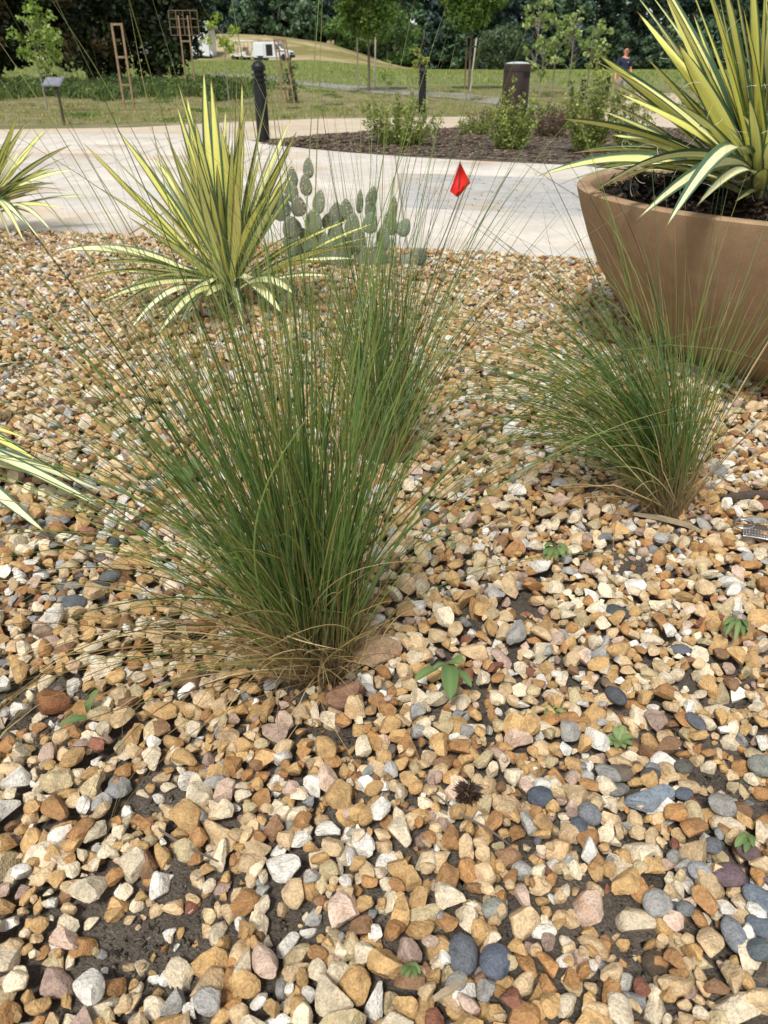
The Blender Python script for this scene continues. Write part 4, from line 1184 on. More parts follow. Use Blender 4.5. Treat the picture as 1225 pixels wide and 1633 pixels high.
# ================================================================== BACKGROUND
def leaf_cloud(centres, radii, n, size, cols, seed, flat=.8, shell=.35):
    """n small folded leaf faces scattered in clumps; colours vary clump by clump"""
    r = np.random.default_rng(seed); centres = np.asarray(centres); radii = np.asarray(radii)
    k = r.choice(len(centres), n, p=radii ** 2 / (radii ** 2).sum())
    d = r.standard_normal((n, 3)); d /= np.linalg.norm(d, axis=1)[:, None]
    d *= (r.random(n) ** shell)[:, None]; d[:, 2] *= flat
    P = centres[k] + d * radii[k][:, None]
    a = r.standard_normal((n, 3)); a /= np.linalg.norm(a, axis=1)[:, None]
    u = np.cross(a, r.standard_normal((n, 3))); u /= np.linalg.norm(u, axis=1)[:, None]
    s = size * r.uniform(.6, 1.4, n)[:, None]
    v = np.stack([P - a * s * .5, P + u * s * .28, P + a * s * .5, P - u * s * .28], 1)
    f = np.arange(n * 4).reshape(n, 4)
    cc = np.asarray(cols)[r.integers(0, len(cols), len(centres))][k] * r.uniform(.65, 1.35, (n, 1))
    return v.reshape(-1, 3), f, np.repeat(cc, 4, 0)

def tree(name, label, base, trunk_h, crown, nclump, clump_r, nleaf, leaf, cols, seed, trunk_r=.04, cat='tree', group=None, limbs=8, bark=None, lean=(0, 0), crown_shape=1.0, cone=0.0):
    """crown: (centre height, rx, ry, rz)"""
    r = random.Random(seed); base = Vector(base)
    t = thing(name, label, cat, base, group=group)
    ch, rx, ry, rz = crown; cs, rs = [], []
    for k in range(nclump):
        while True:
            q = Vector((r.uniform(-1, 1), r.uniform(-1, 1), r.uniform(-1, 1)))
            if q.length < 1 and q.length > .25: break
        w = 1 - cone * (q.z * .5 + .5)
        cs.append((base.x + lean[0] + q.x * rx * w, base.y + lean[1] + q.y * ry * w, base.z + ch + q.z * rz)); rs.append(clump_r * r.uniform(.55, 1.3))
    v, f, c = leaf_cloud(cs, np.array(rs), nleaf, leaf, cols, seed + 1)
    link('crown', np_mesh('crown', v - np.array(base), f, c), M['leaf'], t)
    mb = MB(); topz = ch + rz * .4
    tr = [base + Vector((lean[0] * s_, lean[1] * s_, topz * s_)) + Vector((r.uniform(-1, 1), r.uniform(-1, 1), 0)) * trunk_r * .6 for s_ in (0, .2, .4, .6, .8, 1)]
    tr[0] = base - Vector((0, 0, .05))
    mb.tube(tr, [trunk_r * k for k in (1.25, 1, .9, .75, .5, .2)], 8).build('trunk', bark or M['bark'], t)
    lm = MB()
    for k in range(min(limbs, nclump)):
        e = Vector(cs[k]); s_ = max(.25, min(.9, ((e.z - base.z) - rz * .35) / topz))
        st = base + Vector((lean[0] * s_, lean[1] * s_, topz * s_))
        md = st.lerp(e, .5) + Vector((0, 0, .08 * (e - st).length))
        lm.tube([st, md, e], [trunk_r * .4, trunk_r * .25, trunk_r * .1], 5)
    if lm.v: tag(lm.build('limbs', bark or M['bark'], t), kind='stuff')
    return t

# ---- dark evergreen magnolias beyond the lawn
DK = [srgb(36, 48, 28), srgb(48, 62, 34), srgb(30, 40, 24), srgb(62, 74, 42), srgb(66, 56, 36)]
for k, (px, Yb, rx, lab) in enumerate(((-10, 43, 3.6, 'broad dark evergreen tree behind the lawn sign'), (150, 45, 3.6, 'broad dark evergreen tree behind the tall wooden stake frame'), (258, 46, 2.9, 'dark evergreen tree with a white cart behind it'))):
    bx = at_y(px, 140, Yb).x
    tree('magnolia_tree', lab, (bx, Yb, gz(bx, Yb)), 1, (4.1, rx, rx, 3.7), 130, .8, 17000, .28, DK, 40 + k, .2, group='dark evergreen trees beyond the lawn', limbs=14)

# ---- far wood: a mass of trees, too many to count
FC = [srgb(56, 74, 58), srgb(66, 86, 62), srgb(50, 66, 58), srgb(76, 98, 70), srgb(62, 80, 72), srgb(86, 106, 80)]  # leaf colours lightened and greyed to stand in for distance haze
r = random.Random(3); cs, rs = [], []; wt = MB()
vs, fs, ccs = [], [], []; b_ = 0
def far_tree(x, y, h, w, seed, n, cols, low=.1):
    global b_
    q = random.Random(seed); z = gz(x, y); c_, r_ = [], []
    for k in range(16):
        s_ = q.random(); a = q.uniform(0, 6.28); rad_ = w * math.sin(math.pi * (.12 + .8 * s_)) ** .7 * math.sqrt(q.random())
        c_.append((x + rad_ * math.cos(a), y + rad_ * math.sin(a), z + h * (low + (1 - low) * s_))); r_.append(w * q.uniform(.25, .5))
    base_c = np.array(cols[q.randrange(len(cols))]) * q.uniform(.7, 1.25)
    v, f, c = leaf_cloud(c_, np.array(r_), n, .8, [base_c * k for k in (.75, 1, 1.25)], seed)
    vs.append(v); fs.append(f + b_); ccs.append(c); b_ += len(v)
    if q.random() < .5:
        wt.tube([(x, y, z - .2), (x + q.uniform(-.5, .5), y, z + h * .5), (x + q.uniform(-1, 1), y, z + h * .9)], [.22, .15, .05], 6)
for k in range(46):
    x = -62 + 124 * (k + r.uniform(-.4, .4)) / 46
    far_tree(x, r.uniform(150, 158), r.uniform(12, 16), r.uniform(2.6, 4.2), 900 + k, 1900, FC)
for k in range(46):
    x = -75 + 150 * (k + r.uniform(-.4, .4)) / 46
    far_tree(x, r.uniform(160, 172), r.uniform(15, 20), r.uniform(3.4, 5), 1000 + k, 1900, FC)
for k in range(80):
    x = -64 + 128 * (k + r.uniform(-.4, .4)) / 80
    far_tree(x, r.uniform(146, 151), r.uniform(4, 7), r.uniform(2, 3.4), 1100 + k, 900, FC, .02)
for k in range(50):
    x = -85 + 170 * (k + r.uniform(-.4, .4)) / 50
    far_tree(x, r.uniform(176, 184), r.uniform(12, 17), r.uniform(3.6, 5), 1200 + k, 1100, FC, .0)
wood = link('wood', np_mesh('wood', np.concatenate(vs), np.concatenate(fs), np.concatenate(ccs)), M['far_leaf'])
tag(wood, kind='stuff', label='dark green wood closing off the field', cat='wood')
tag(wt.build('trunks', M['bark'], wood), kind='stuff')
# brighter bushes at the foot of the wood
BC = [srgb(84, 110, 54), srgb(70, 94, 50), srgb(98, 122, 64)]
for k, (px, py, Yb, h, w, lab) in enumerate(((562, 62, 138, 6.0, 3.6, 'round green bush on the crest of the mound before the wood'), (630, 90, 133, 7.0, 4.4, 'tall green bush at the low end of the mound before the wood'), (800, 108, 128, 5.0, 4.4, 'wide grey-green bush at the foot of the wood behind the bin'))):
    x = at_y(px, py, Yb).x
    tree('bush', lab, (x, Yb, gz(x, Yb)), 1, (h * .5, w, w * .8, h * .5), 40, 1.1, 3500, .5, BC if k < 2 else [srgb(74, 90, 62), srgb(88, 104, 76)], 70 + k, .15, 'bush', limbs=4)

# ---- staked street-size trees on the lawn
YG = [srgb(86, 112, 46), srgb(100, 124, 54), srgb(70, 96, 42), srgb(112, 132, 62)]
def stake(label, px, py, top, mat, lean=0.0, r_=.035, name='tree_stake', group='wooden tree stakes'):
    g = on_ground(px, py); s_ = thing(name, label, 'stake', g, group=group)
    pts = [g - Vector((0, 0, .1)), g + Vector((lean * .5, 0, top * .5)), g + Vector((lean, 0, top * .985)), g + Vector((lean, 0, top))]
    MB().tube(pts, [r_, r_, r_ * .98, r_ * .7], 10).build('pole', mat, s_)
    MB().tube([g + Vector((lean * .8, 0, top * .82)), g + Vector((lean * .8, 0, top * .85))], r_ * 1.15, 10).build('tie_band', M['black_metal'], s_)
def staked_tree(label, px, py, h0, crown, seed, n):
    g = on_ground(px, py)
    tree('young_tree', label, g, 1, crown, 60, .5, n, .16, YG, seed, .055, limbs=12, group='staked young trees on the lawn')
    return g
staked_tree('staked young tree with a dense crown before the mound', 588, 146, 0, (3.75, 1.25, 1.25, 1.5), 81, 13000)
stake('pale wooden stake on the mound side of the first staked tree', 571, 143, 2.55, M['pale_timber'])
stake('pale wooden stake on the bin side of the first staked tree', 598, 140, 2.55, M['pale_timber'], .05)
staked_tree('staked young tree with a dense crown beside the bin', 748, 143, 0, (3.7, 1.15, 1.15, 1.55), 83, 13000)
stake('brownish stake of the staked tree beside the bin', 741, 142, 2.05, plain('brown_stake', (.26, .17, .10), .85, 0, .2, 10, .3))
stake('pale leaning stake of the staked tree beside the bin', 750, 144, 2.05, M['pale_timber'], .16)

# ---- slim young trees with sparse leaves
def slim(label, px, py, h, w, n, seed, cols=YG, leaf=.10, nl=22, cr=.18, tr_=.02, low=.3):
    g = on_ground(px, py)
    tree('sapling', label, g, 1, (h * (1 + low) / 2, w, w, h * (1 - low) / 2), nl, cr, n, leaf, cols, seed, tr_, 'sapling', group='slim saplings on the lawn', limbs=nl, bark=M['pale_bark'])
M['pale_bark'] = plain('pale_bark', (.24, .21, .17), .9, 0, .25, 14, .4)
LG = [srgb(128, 150, 72), srgb(112, 136, 62), srgb(146, 164, 88)]
slim('sapling with light green leaves beside the lawn sign', 76, 178, 2.9, .75, 900, 91, LG, .13, 26, .22, .025, .35)
slim('slender sapling with yellow-green leaves behind the black bollard', 366, 168, 2.7, .6, 420, 92, [srgb(150, 168, 66), srgb(132, 152, 60)], .12, 16, .16, .018, .55)
slim('small yellowish sapling between the two staked trees', 668, 153, 1.9, .35, 220, 93, [srgb(160, 160, 78), srgb(120, 140, 60)], .10, 12, .14, .014, .3)
slim('short leafy sapling near the foot of the first staked tree', 618, 147, 1.2, .4, 260, 94, LG, .10, 12, .16, .014, .2)
for k, (px, py, h, w, lab) in enumerate(((850, 152, 3.6, .75, 'sparse sapling with pale leaves just behind the bin'), (880, 150, 3.4, .7, 'pale-leaved sapling second beyond the bin'), (905, 152, 3.0, .7, 'pale-leaved sapling third beyond the bin'), (935, 150, 2.8, .8, 'pale-leaved sapling nearest the walking person'), (860, 156, 2.2, .6, 'low pale-leaved sapling peeping out behind the bin'))):
    slim(lab, px, py, h, w, 650, 100 + k, [srgb(140, 156, 96), srgb(120, 140, 80), srgb(158, 170, 112)], .15, 26, .13, .03, .3)

# ---- timber tree guards
def post_frame(label, px, py, h, w, rails, dpt=.3, mat=None, lean=0.0, top_grid=None, name='tree_guard'):
    g = on_ground(px, py); t = thing(name, label, 'tree guard', g, group='timber tree guards')
    m = mat or M['timber']; s_ = .06
    for sx in (-1, 1):
        MB().box(g + Vector((sx * w / 2, 0, h / 2 - .05)), (s_, s_, h + .1)).build('post', m, t, bevel=.006)
    for z in rails:
        MB().box(g + Vector((0, -.0, h * z)), (w - s_ - .004, s_ * .8, s_)).build('rail', m, t, bevel=.006)
    if top_grid:
        z0, z1, nx, nz, gw = top_grid
        for k in range(nx + 1): MB().box(g + Vector((-gw / 2 + gw * k / nx, .05, (z0 + z1) / 2)), (.02, .02, z1 - z0)).build('slat', m, t)
        for k in range(nz + 1): MB().box(g + Vector((0, .085, z0 + (z1 - z0) * k / nz)), (gw + .02, .02, .02)).build('slat', m, t)
    return t
post_frame('orange-brown timber frame of two posts on the lawn', 207, 176, 2.35, .30, (.985, .62, .30))
post_frame('timber posts topped with a wide slatted grid before the dark tree', 305, 142, 2.9, .42, (.66,), top_grid=(2.15, 3.1, 4, 3, 1.3))
g = on_ground(461, 165)
tg2 = thing('tree_guard', 'leaning timber tree guard around a small shrub behind the black bollard', 'tree guard', g, group='timber tree guards')
for k, (dx, dy) in enumerate(((-.22, 0), (.22, 0), (-.1, .3), (.3, .3))):
    MB().bar(g + Vector((dx, dy, -.05)), g + Vector((dx * .7 - .25, dy * .8, 2.05)), .055).build('post', M['timber'], tg2, bevel=.005)
for z in (2.0, 1.65, .55):
    l_ = -.25 * z / 2.05
    MB().bar(g + Vector((-.17 + l_, -.03, z)), g + Vector((.17 + l_, -.03, z)), .05).build('rail', M['timber'], tg2, bevel=.005)
sh = thing('sapling', 'small dark shrub growing inside the leaning timber tree guard', 'sapling', g + Vector((.05, .15, 0)))
v, f, c = leaf_cloud([tuple(g + Vector((.05 + random.uniform(-.15, .15), .15, z))) for z in (.2, .4, .6, .8, 1.0, 1.2)], np.full(6, .2), 420, .09, [srgb(78, 96, 50), srgb(60, 78, 42)], 5)
link('crown', np_mesh('crown', v - np.array(ORG[sh]), f, c), M['leaf'], sh)
MB().tube([g + Vector((.05, .15, -.05)), g + Vector((.05, .15, 1.2))], [.02, .008], 6).build('trunk', M['bark'], sh)

# ---- wire cage
cg = on_ground(112, 130)
cage = thing('wire_cage', 'tall grey wire cage standing before the dark evergreen trees', 'wire cage', cg)
M['galv'] = plain('galvanised', (.30, .34, .36), .5, .5)
for k in range(7):
    a = 2 * math.pi * k / 7
    MB().tube([cg + Vector((.5 * math.cos(a), .5 * math.sin(a), 0)), cg + Vector((.5 * math.cos(a), .5 * math.sin(a), 3.6))], .012, 5).build('upright_wire', M['galv'], cage)
for z in (.5, 1.0, 1.5, 2.0, 2.5, 3.0, 3.55):
    MB().tube([cg + Vector((.5 * math.cos(2 * math.pi * k / 20), .5 * math.sin(2 * math.pi * k / 20), z)) for k in range(21)], .012, 5, False).build('hoop_wire', M['galv'], cage)

# ---- bollards
def bollard(label, px, py, h, r_=.085, flat=False):
    g = on_ground(px, py); t = thing('bollard', label, 'bollard', g, group='black bollards')
    MB().lathe([(0, -.02), (r_ * 1.05, -.02), (r_ * 1.05, .03), (r_, .035), (r_, h * .72), (0, h * .72)], g, 24).build('shaft', M['black_metal'], t)
    if flat:
        MB().lathe([(0, h * .72), (r_, h * .721), (r_, h - .01), (r_ - .01, h), (0, h)], g, 24).build('cap', M['black_metal'], t)
        return
    z = h * .72; pr_ = [(0, z)]
    for k in range(3):
        pr_ += [(r_ * .78, z + .001), (r_ * .78, z + .03), (r_ * 1.12, z + .04), (r_ * 1.12, z + .065), (r_ * .78, z + .075)]; z += .075
    MB().lathe(pr_ + [(0, z)], g, 24).build('louvre', M['black_metal'], t)
    MB().lathe([(0, z - .002), (r_ * 1.12, z), (r_ * 1.12, z + .02), (r_ * .75, z + .07), (r_ * .35, h - .008), (0, h)], g, 24).build('cap', M['black_metal'], t)
bollard('black louvred bollard where the paving meets the sand path, behind the yucca', 421, 226, 1.17, .105)
bollard('black louvred bollard on the lawn edge behind the leafy shrub', 673, 181, 1.17, .105)
bollard('plain black post among the shrubs beyond the bin', 925, 178, .86, .08, True)
bollard('plain black post beside the walking person', 966, 160, .84, .075, True)

# ---- litter bin
M['bin'] = plain('bin_brown', (.030, .018, .013), .55, 0, .12, 5, .05, .3)
M['bin_lid_highlight'] = plain('bin_lid_highlight', (.55, .56, .57), .3, .2, .1, 8)  # pale tone paints the white highlight on the lid
g = on_ground(819, 189); bin_ = thing('litter_bin', 'dark brown round litter bin with domed lid coloured pale as a highlight', 'litter bin', g)
MB().lathe([(0, .0), (.33, .0), (.335, .03), (.335, 1.10), (.325, 1.13), (0, 1.13)], g, 40).build('body', M['bin'], bin_)
MB().lathe([(.345, 1.05), (.345, 1.17), (.335, 1.2), (.30, 1.215), (0, 1.215)], g, 40).build('rim', M['bin'], bin_)
MB().lathe([(.32, 1.217), (.25, 1.245), (.12, 1.262), (0, 1.266)], g, 40).build('lid', M['bin_lid_highlight'], bin_)
hole_shade = MB(); v = []
for a in np.linspace(-1.2, -.45, 10):
    for z in (.93, 1.07): v.append(g + Vector((.343 * math.cos(a), .343 * math.sin(a), z)))
    for z in (1.07, .93): v.append(g + Vector((.325 * math.cos(a), .325 * math.sin(a), z)))
f = [(k * 4 + j, k * 4 + (j + 1) % 4, k * 4 + 4 + (j + 1) % 4, k * 4 + 4 + j) for k in range(9) for j in range(4)] + [(3, 2, 1, 0), (36, 37, 38, 39)]
hole_shade.add(v, f).build('opening_shade', plain('opening_shade', (.004, .004, .004), .9), bin_)  # near-black patch on the solid body, painted as the shade inside
MB().box(g + Vector((.12, -.334, .62)), (.05, .02, .12)).build('latch', M['black_metal'], bin_, bevel=.004)

# ---- plant sign on the lawn
g = on_ground(103, 199); sg = thing('plant_sign', 'grey tilted plant sign on a dark post by the sand path', 'sign', g)
MB().box(g + Vector((0, 0, .38)), (.045, .045, .80)).build('post', plain('sign_post', (.045, .022, .016), .5), sg, bevel=.004)
rt = Matrix.Rotation(R(35), 3, 'X') @ Matrix.Rotation(R(0), 3, 'Z')
MB().box(g + Vector((-.06, -.02, .84)), (.46, .30, .022), Matrix.Rotation(R(-12), 3, 'Z') @ rt).build('panel', plain('sign_panel', (.12, .125, .14), .5), sg, bevel=.004)
MB().box(g + Vector((-.06, -.028, .853)), (.40, .24, .004), Matrix.Rotation(R(-12), 3, 'Z') @ rt).build('face', plain('sign_face', (.17, .175, .20), .45, 0, .2, 5), sg)

# ---- shrubs in the mulch bed
SH = [srgb(132, 142, 70), srgb(114, 128, 58), srgb(150, 158, 86), srgb(98, 112, 54)]
def shrub(label, px, py, hpx, wpx, seed, n=2600, cols=SH, leaf=.042, stems=34, name='shrub'):
    g = on_ground(px, py); sc = depth_of(0, g.y) / F; h, w = hpx * sc * 1.25, wpx * sc * 1.1
    r = random.Random(seed); t = thing(name, label, 'shrub', g + Vector((0, 0, .02)), group='leafy shrubs in the mulch bed')
    cs_, rs_ = [], []; mb = MB()
    for k in range(stems):
        a = r.uniform(0, 6.283); q = math.sqrt(r.random()); hh = h * r.uniform(.55, 1.0) * (1 - .35 * q)
        tip = g + Vector((math.cos(a) * q * w / 2, math.sin(a) * q * w / 2 * .8, hh))
        b0 = g + Vector((math.cos(a) * q * .12 * w, math.sin(a) * q * .1 * w, 0)); md = b0.lerp(tip, .5) + Vector((math.cos(a), math.sin(a), 0)) * .03
        mb.tube([b0, md, tip], [.006, .004, .002], 4)
        for s_ in np.linspace(.2, 1, 7): cs_.append(tuple(b0.lerp(md, s_ * 2) if s_ < .5 else md.lerp(tip, s_ * 2 - 1))); rs_.append(.05 + .035 * (1 - s_))
    v, f, c = leaf_cloud(cs_, np.array(rs_), n, leaf, cols, seed)
    link('crown', np_mesh('crown', v - np.array(ORG[t]), f, c), M['leaf'], t)
    tag(mb.build('stems', M['bark'], t), kind='stuff')
shrub('large bright green shrub on its own at the tip of the mulch bed', 640, 238, 80, 125, 201, 5200)
shrub('tall bright green shrub in front of the litter bin', 815, 243, 85, 85, 202, 4600)
shrub('low rounded green shrub beside the shrub before the bin', 756, 220, 34, 52, 203, 1200)
shrub('tall bright green shrub in front of the plain black post', 935, 250, 122, 88, 204, 5000)
shrub('green shrub partly behind the planter yucca leaves', 1005, 245, 85, 70, 205, 2200)
RD = [srgb(96, 78, 62), srgb(116, 84, 70), srgb(84, 86, 56)]
shrub('low reddish brown shrub between the two tall green shrubs', 872, 226, 52, 75, 206, 2200, RD)
shrub('low brownish shrub directly at the foot of the litter bin', 775, 204, 26, 70, 207, 1500, RD)
shrub('low brown shrub behind the red-brown one, beyond the bin', 905, 205, 40, 60, 208, 1500, RD)

# ---- rough grass and tufts, nobody could count them
def turf(name, n, region, hgt, wid, cols, seed, spread=.5):
    r = np.random.default_rng(seed); P = region(r, n); z = terrain(P[:, 0], P[:, 1])
    h = hgt * r.uniform(.4, 1.3, n); a = r.uniform(0, 6.283, n); l = r.uniform(0, spread, n) * h
    b0 = np.stack([P[:, 0], P[:, 1], z], -1); sd_ = np.stack([np.cos(a), np.sin(a), 0 * a], -1) * (wid * r.uniform(.6, 1.4, n))[:, None]
    a2 = r.uniform(0, 6.283, n); tip = b0 + np.stack([np.cos(a2) * l, np.sin(a2) * l, h], -1)
    v = np.stack([b0 - sd_, b0 + sd_, tip], 1).reshape(-1, 3)
    c = np.asarray(cols)[r.integers(0, len(cols), n)] * r.uniform(.7, 1.3, (n, 1))
    o = link(name, np_mesh(name, v, np.arange(n * 3).reshape(-1, 3), np.repeat(c, 3, 0)), M['leaf'])
    return tag(o, kind='stuff')
def reg_cover(r, n):
    x = r.uniform(-26, -5.8, n) + r.normal(0, .5, n); y = 33.5 + 11 * r.random(n) + .9 * np.sin(x * 1.3) + .6 * np.sin(x * 3.1)
    return np.stack([x, y], -1)
gc = turf('ground_cover', 16000, reg_cover, .34, .03, [srgb(92, 108, 56), srgb(74, 92, 46), srgb(116, 126, 70), srgb(62, 78, 42)], 1, 1.2)
q_ = np.random.default_rng(8); Pc = reg_cover(q_, 420); hz_ = q_.uniform(.05, .36, 420) * (.6 + .4 * np.sin(Pc[:, 0] * 1.1 + Pc[:, 1]))
v, f, c = leaf_cloud(np.stack([Pc[:, 0], Pc[:, 1], terrain(Pc[:, 0], Pc[:, 1]) + np.abs(hz_)], -1), q_.uniform(.25, .6, 420), 22000, .13, [srgb(80, 100, 50), srgb(62, 82, 42), srgb(98, 116, 60), srgb(50, 66, 38)], 12, .7)
tag(link('ground_cover_leaves', np_mesh('ground_cover_leaves', v, f, c), M['leaf'], gc), kind='stuff')
def reg_lawn(r, n):
    x = r.uniform(-22, 18, n); y = 15 + 27 * r.random(n) ** 1.2
    k = (y > np.interp(x, [-22, -9, -5.5, 0, 4, 9], [19.5, 19, 19.5, 22.5, 23.5, 25.5]))
    return np.stack([x, y], -1)[k]
def turf2(name, n, *a, **k): pass
P0 = reg_lawn(np.random.default_rng(5), 60000)
turf('lawn_grass', len(P0), lambda r, n: P0[:n], .07, .012, [srgb(138, 144, 74), srgb(120, 132, 62), srgb(170, 158, 110), srgb(150, 138, 90)], 2)
def reg_field(r, n): return np.stack([r.uniform(-40, 45, n), r.uniform(44, 100, n)], -1)
turf('field_grass', 50000, reg_field, .16, .035, [srgb(134, 144, 76), srgb(120, 132, 66), srgb(154, 160, 96)], 3)

q_ = np.random.default_rng(18); Pw = reg_lawn(q_, 900); Pw = Pw[np.abs(np.sin(Pw[:, 0] * .9) + np.cos(Pw[:, 1] * .8 + Pw[:, 0] * .4)) > .7]
v, f, c = leaf_cloud(np.stack([Pw[:, 0], Pw[:, 1], terrain(Pw[:, 0], Pw[:, 1]) + .03], -1), q_.uniform(.1, .45, len(Pw)), 26000, .06, [srgb(92, 116, 54), srgb(110, 130, 62), srgb(78, 100, 46), srgb(150, 136, 96)], 22, .15)
tag(link('lawn_weeds', np_mesh('lawn_weeds', v, f, c), M['leaf']), kind='stuff')

# ---- vehicles on the far field edge
M['white_paint'] = plain('white_paint', (.62, .63, .64), .35, 0, .04, 2)
M['glass'] = plain('dark_glass', (.03, .04, .05), .1, 0, .2, 3)
M['tyre'] = plain('tyre', (.015, .015, .016), .85, 0, .2, 20)
M['cart_cream'] = plain('cart_cream', (.58, .54, .43), .4, 0, .08, 3)
M['hub'] = plain('hub', (.4, .4, .41), .4, .6)
M['inside_shade'] = plain('inside_shade', (.01, .01, .011), .9)
M['lamp_glass'] = plain('lamp_glass', (.6, .6, .58), .15)
t_ = NT('clear_screen'); t_.base((.6, .62, .64)).rough(.1); t_.b.inputs['Alpha'].default_value = .3; M['clear'] = t_.m
M['seat_beige'] = plain('seat_beige', (.32, .27, .2), .7)
def wheel(t, x, y, r_, w=.2, nm='wheel'):
    mb = MB(); s_ = 1 if y > 0 else -1
    v = [(r_ * .62, -w / 2), (r_ * .95, -w / 2), (r_, -w * .35), (r_, w * .35), (r_ * .95, w / 2), (r_ * .62, w / 2)]
    q = MB().lathe(v, (0, 0, 0), 20)
    for p in q.v: a, b, c = p; mb.v.append(Vector((x + a, y + c, r_ + b)))
    mb.f, mb.sm = q.f, q.sm
    o = mb.build(nm, M['tyre'], t, local=True)
    mb = MB(); q = MB().lathe([(0, -w * .42), (r_ * .3, -w * .46), (r_ * .61, -w * .38), (r_ * .61, w * .38), (r_ * .3, w * .46), (0, w * .42)], (0, 0, 0), 20)
    for p in q.v: a, b, c = p; mb.v.append(Vector((x + a, y + c, r_ + b)))
    mb.f, mb.sm = q.f, q.sm
    mb.build('rim', M['hub'], o, local=True)

g = on_ground(438, 97.5); 
van = thing('van', 'white delivery van with its side door open on the far field', 'van', g, R(-14))
W = .9
body = [(-2.2, .35), (-2.22, 1.0), (-2.15, 1.78), (-2.0, 1.86), (.35, 1.86), (.62, 1.80), (1.28, 1.16), (1.95, 1.02), (2.15, .85), (2.2, .45), (2.1, .32), (1.75, .30), (1.70, .55), (1.45, .70), (1.2, .55), (1.15, .30), (-1.05, .30), (-1.1, .55), (-1.35, .70), (-1.6, .55), (-1.65, .30)]
MB().prism(body, 'y', -W, W).build('body', M['white_paint'], van, local=True, bevel=.05)
for s_ in (-1, 1):
    y0 = s_ * (W + .004); y1 = s_ * (W + .012)
    MB().prism([(.40, 1.08), (.40, 1.70), (.62, 1.72), (1.16, 1.12)], 'y', min(y0, y1), max(y0, y1)).build('side_window', M['glass'], van, local=True)
    MB().prism([(2.02, .74), (2.02, .92), (1.7, 1.0), (1.72, .82)], 'y', min(y0, y1), max(y0, y1)).build('headlight', M['lamp_glass'], van, local=True)
    MB().box((.95, s_ * (W + .12), 1.2), (.1, .16, .2)).build('mirror', M['black_metal'], van, local=True, bevel=.02)
MB().prism([(-.62, .5), (-.62, 1.62), (.18, 1.62), (.18, .5)], 'y', -W - .014, -W - .004).build('door_opening_shade', M['inside_shade'], van, local=True)  # near-black sheet on the closed side stands in for the shaded interior
MB().box((-1.35, -W - .05, 1.1), (.95, .04, 1.2)).build('sliding_door', M['white_paint'], van, local=True, bevel=.015)
ws = [(.68, 1.765), (1.26, 1.19)]
MB().add([(ws[0][0] + .012, -.78, ws[0][1]), (ws[0][0] + .012, .78, ws[0][1]), (ws[1][0] + .02, .82, ws[1][1] + .01), (ws[1][0] + .02, -.82, ws[1][1] + .01)], [(0, 1, 2, 3)]).build('windscreen', M['glass'], van, local=True)
MB().box((2.2, 0, .5), (.12, 1.7, .22)).build('bumper', M['black_metal'], van, local=True, bevel=.03)
MB().box((2.19, 0, .78), (.06, .9, .14)).build('grille', M['black_metal'], van, local=True)
MB().box((2.24, 0, .66), (.02, .5, .1)).build('number_plate', M['white_paint'], van, local=True)
for x in (-1.35, 1.45):
    for y in (-.8, .8): wheel(van, x, y, .32)
# roof ladder rack
for x in (-1.6, -.6, .3):
    MB().box((x, 0, 1.93), (.05, 1.5, .05)).build('roof_bar', M['black_metal'], van, local=True)

def cart(label, px, py, rz, colour, group='utility carts on the field'):
    g = on_ground(px, py); t = thing('golf_cart', label, 'golf cart', g, rz, group)
    MB().prism([(-1.2, .35), (-1.22, .75), (-.6, .82), (-.35, .8), (-.3, .42), (.35, .40), (.5, .78), (.75, .95), (1.15, .72), (1.25, .45), (1.2, .3), (-1.1, .28)], 'y', -.58, .58).build('body', colour, t, local=True, bevel=.05)
    MB().box((-.45, 0, .86), (.5, 1.0, .14)).build('seat', M['seat_beige'], t, local=True, bevel=.03)
    MB().box((-.72, 0, 1.1), (.12, 1.0, .42)).build('backrest', M['seat_beige'], t, local=True, bevel=.03)
    MB().box((-.1, 0, 1.92), (1.75, 1.2, .09)).build('roof', M['white_paint'], t, local=True, bevel=.04)
    for x, x2 in ((-.85, -.8), (.68, .5)):
        for y in (-.52, .52): MB().tube([(x, y, .75), (x2, y, 1.88)], .022, 6).build('roof_post', M['black_metal'], t, local=True)
    MB().add([(.72, -.5, .95), (.72, .5, .95), (.54, .5, 1.84), (.54, -.5, 1.84)], [(0, 1, 2, 3)]).build('windscreen', M['clear'], t, local=True)
    MB().tube([(.55, .25, .85), (.25, .25, 1.12)], .02, 6).build('steering_column', M['black_metal'], t, local=True)
    MB().tube([(.25 + .12 * math.cos(a) * .5, .25 + .17 * math.sin(a), 1.12 + .12 * math.cos(a)) for a in np.linspace(0, 6.283, 15)], .014, 5, False).build('steering_wheel', M['black_metal'], t, local=True)
    for x in (-.8, .82):
        for y in (-.5, .5): wheel(t, x, y, .24, .18)
    for y in (-.35, .35): MB().box((1.2, y, .62), (.04, .16, .1)).build('headlight', M['lamp_glass'], t, local=True)
cart('cream golf cart standing next to the white van, its front toward it', 399, 96, R(-10), M['cart_cream'])
cart('cream golf cart at the end of the row, behind the thin sapling', 385, 95, R(160), M['cart_cream'])
cart('white golf cart parked behind the slatted timber tree guard', 324, 93, R(20), M['white_paint'])
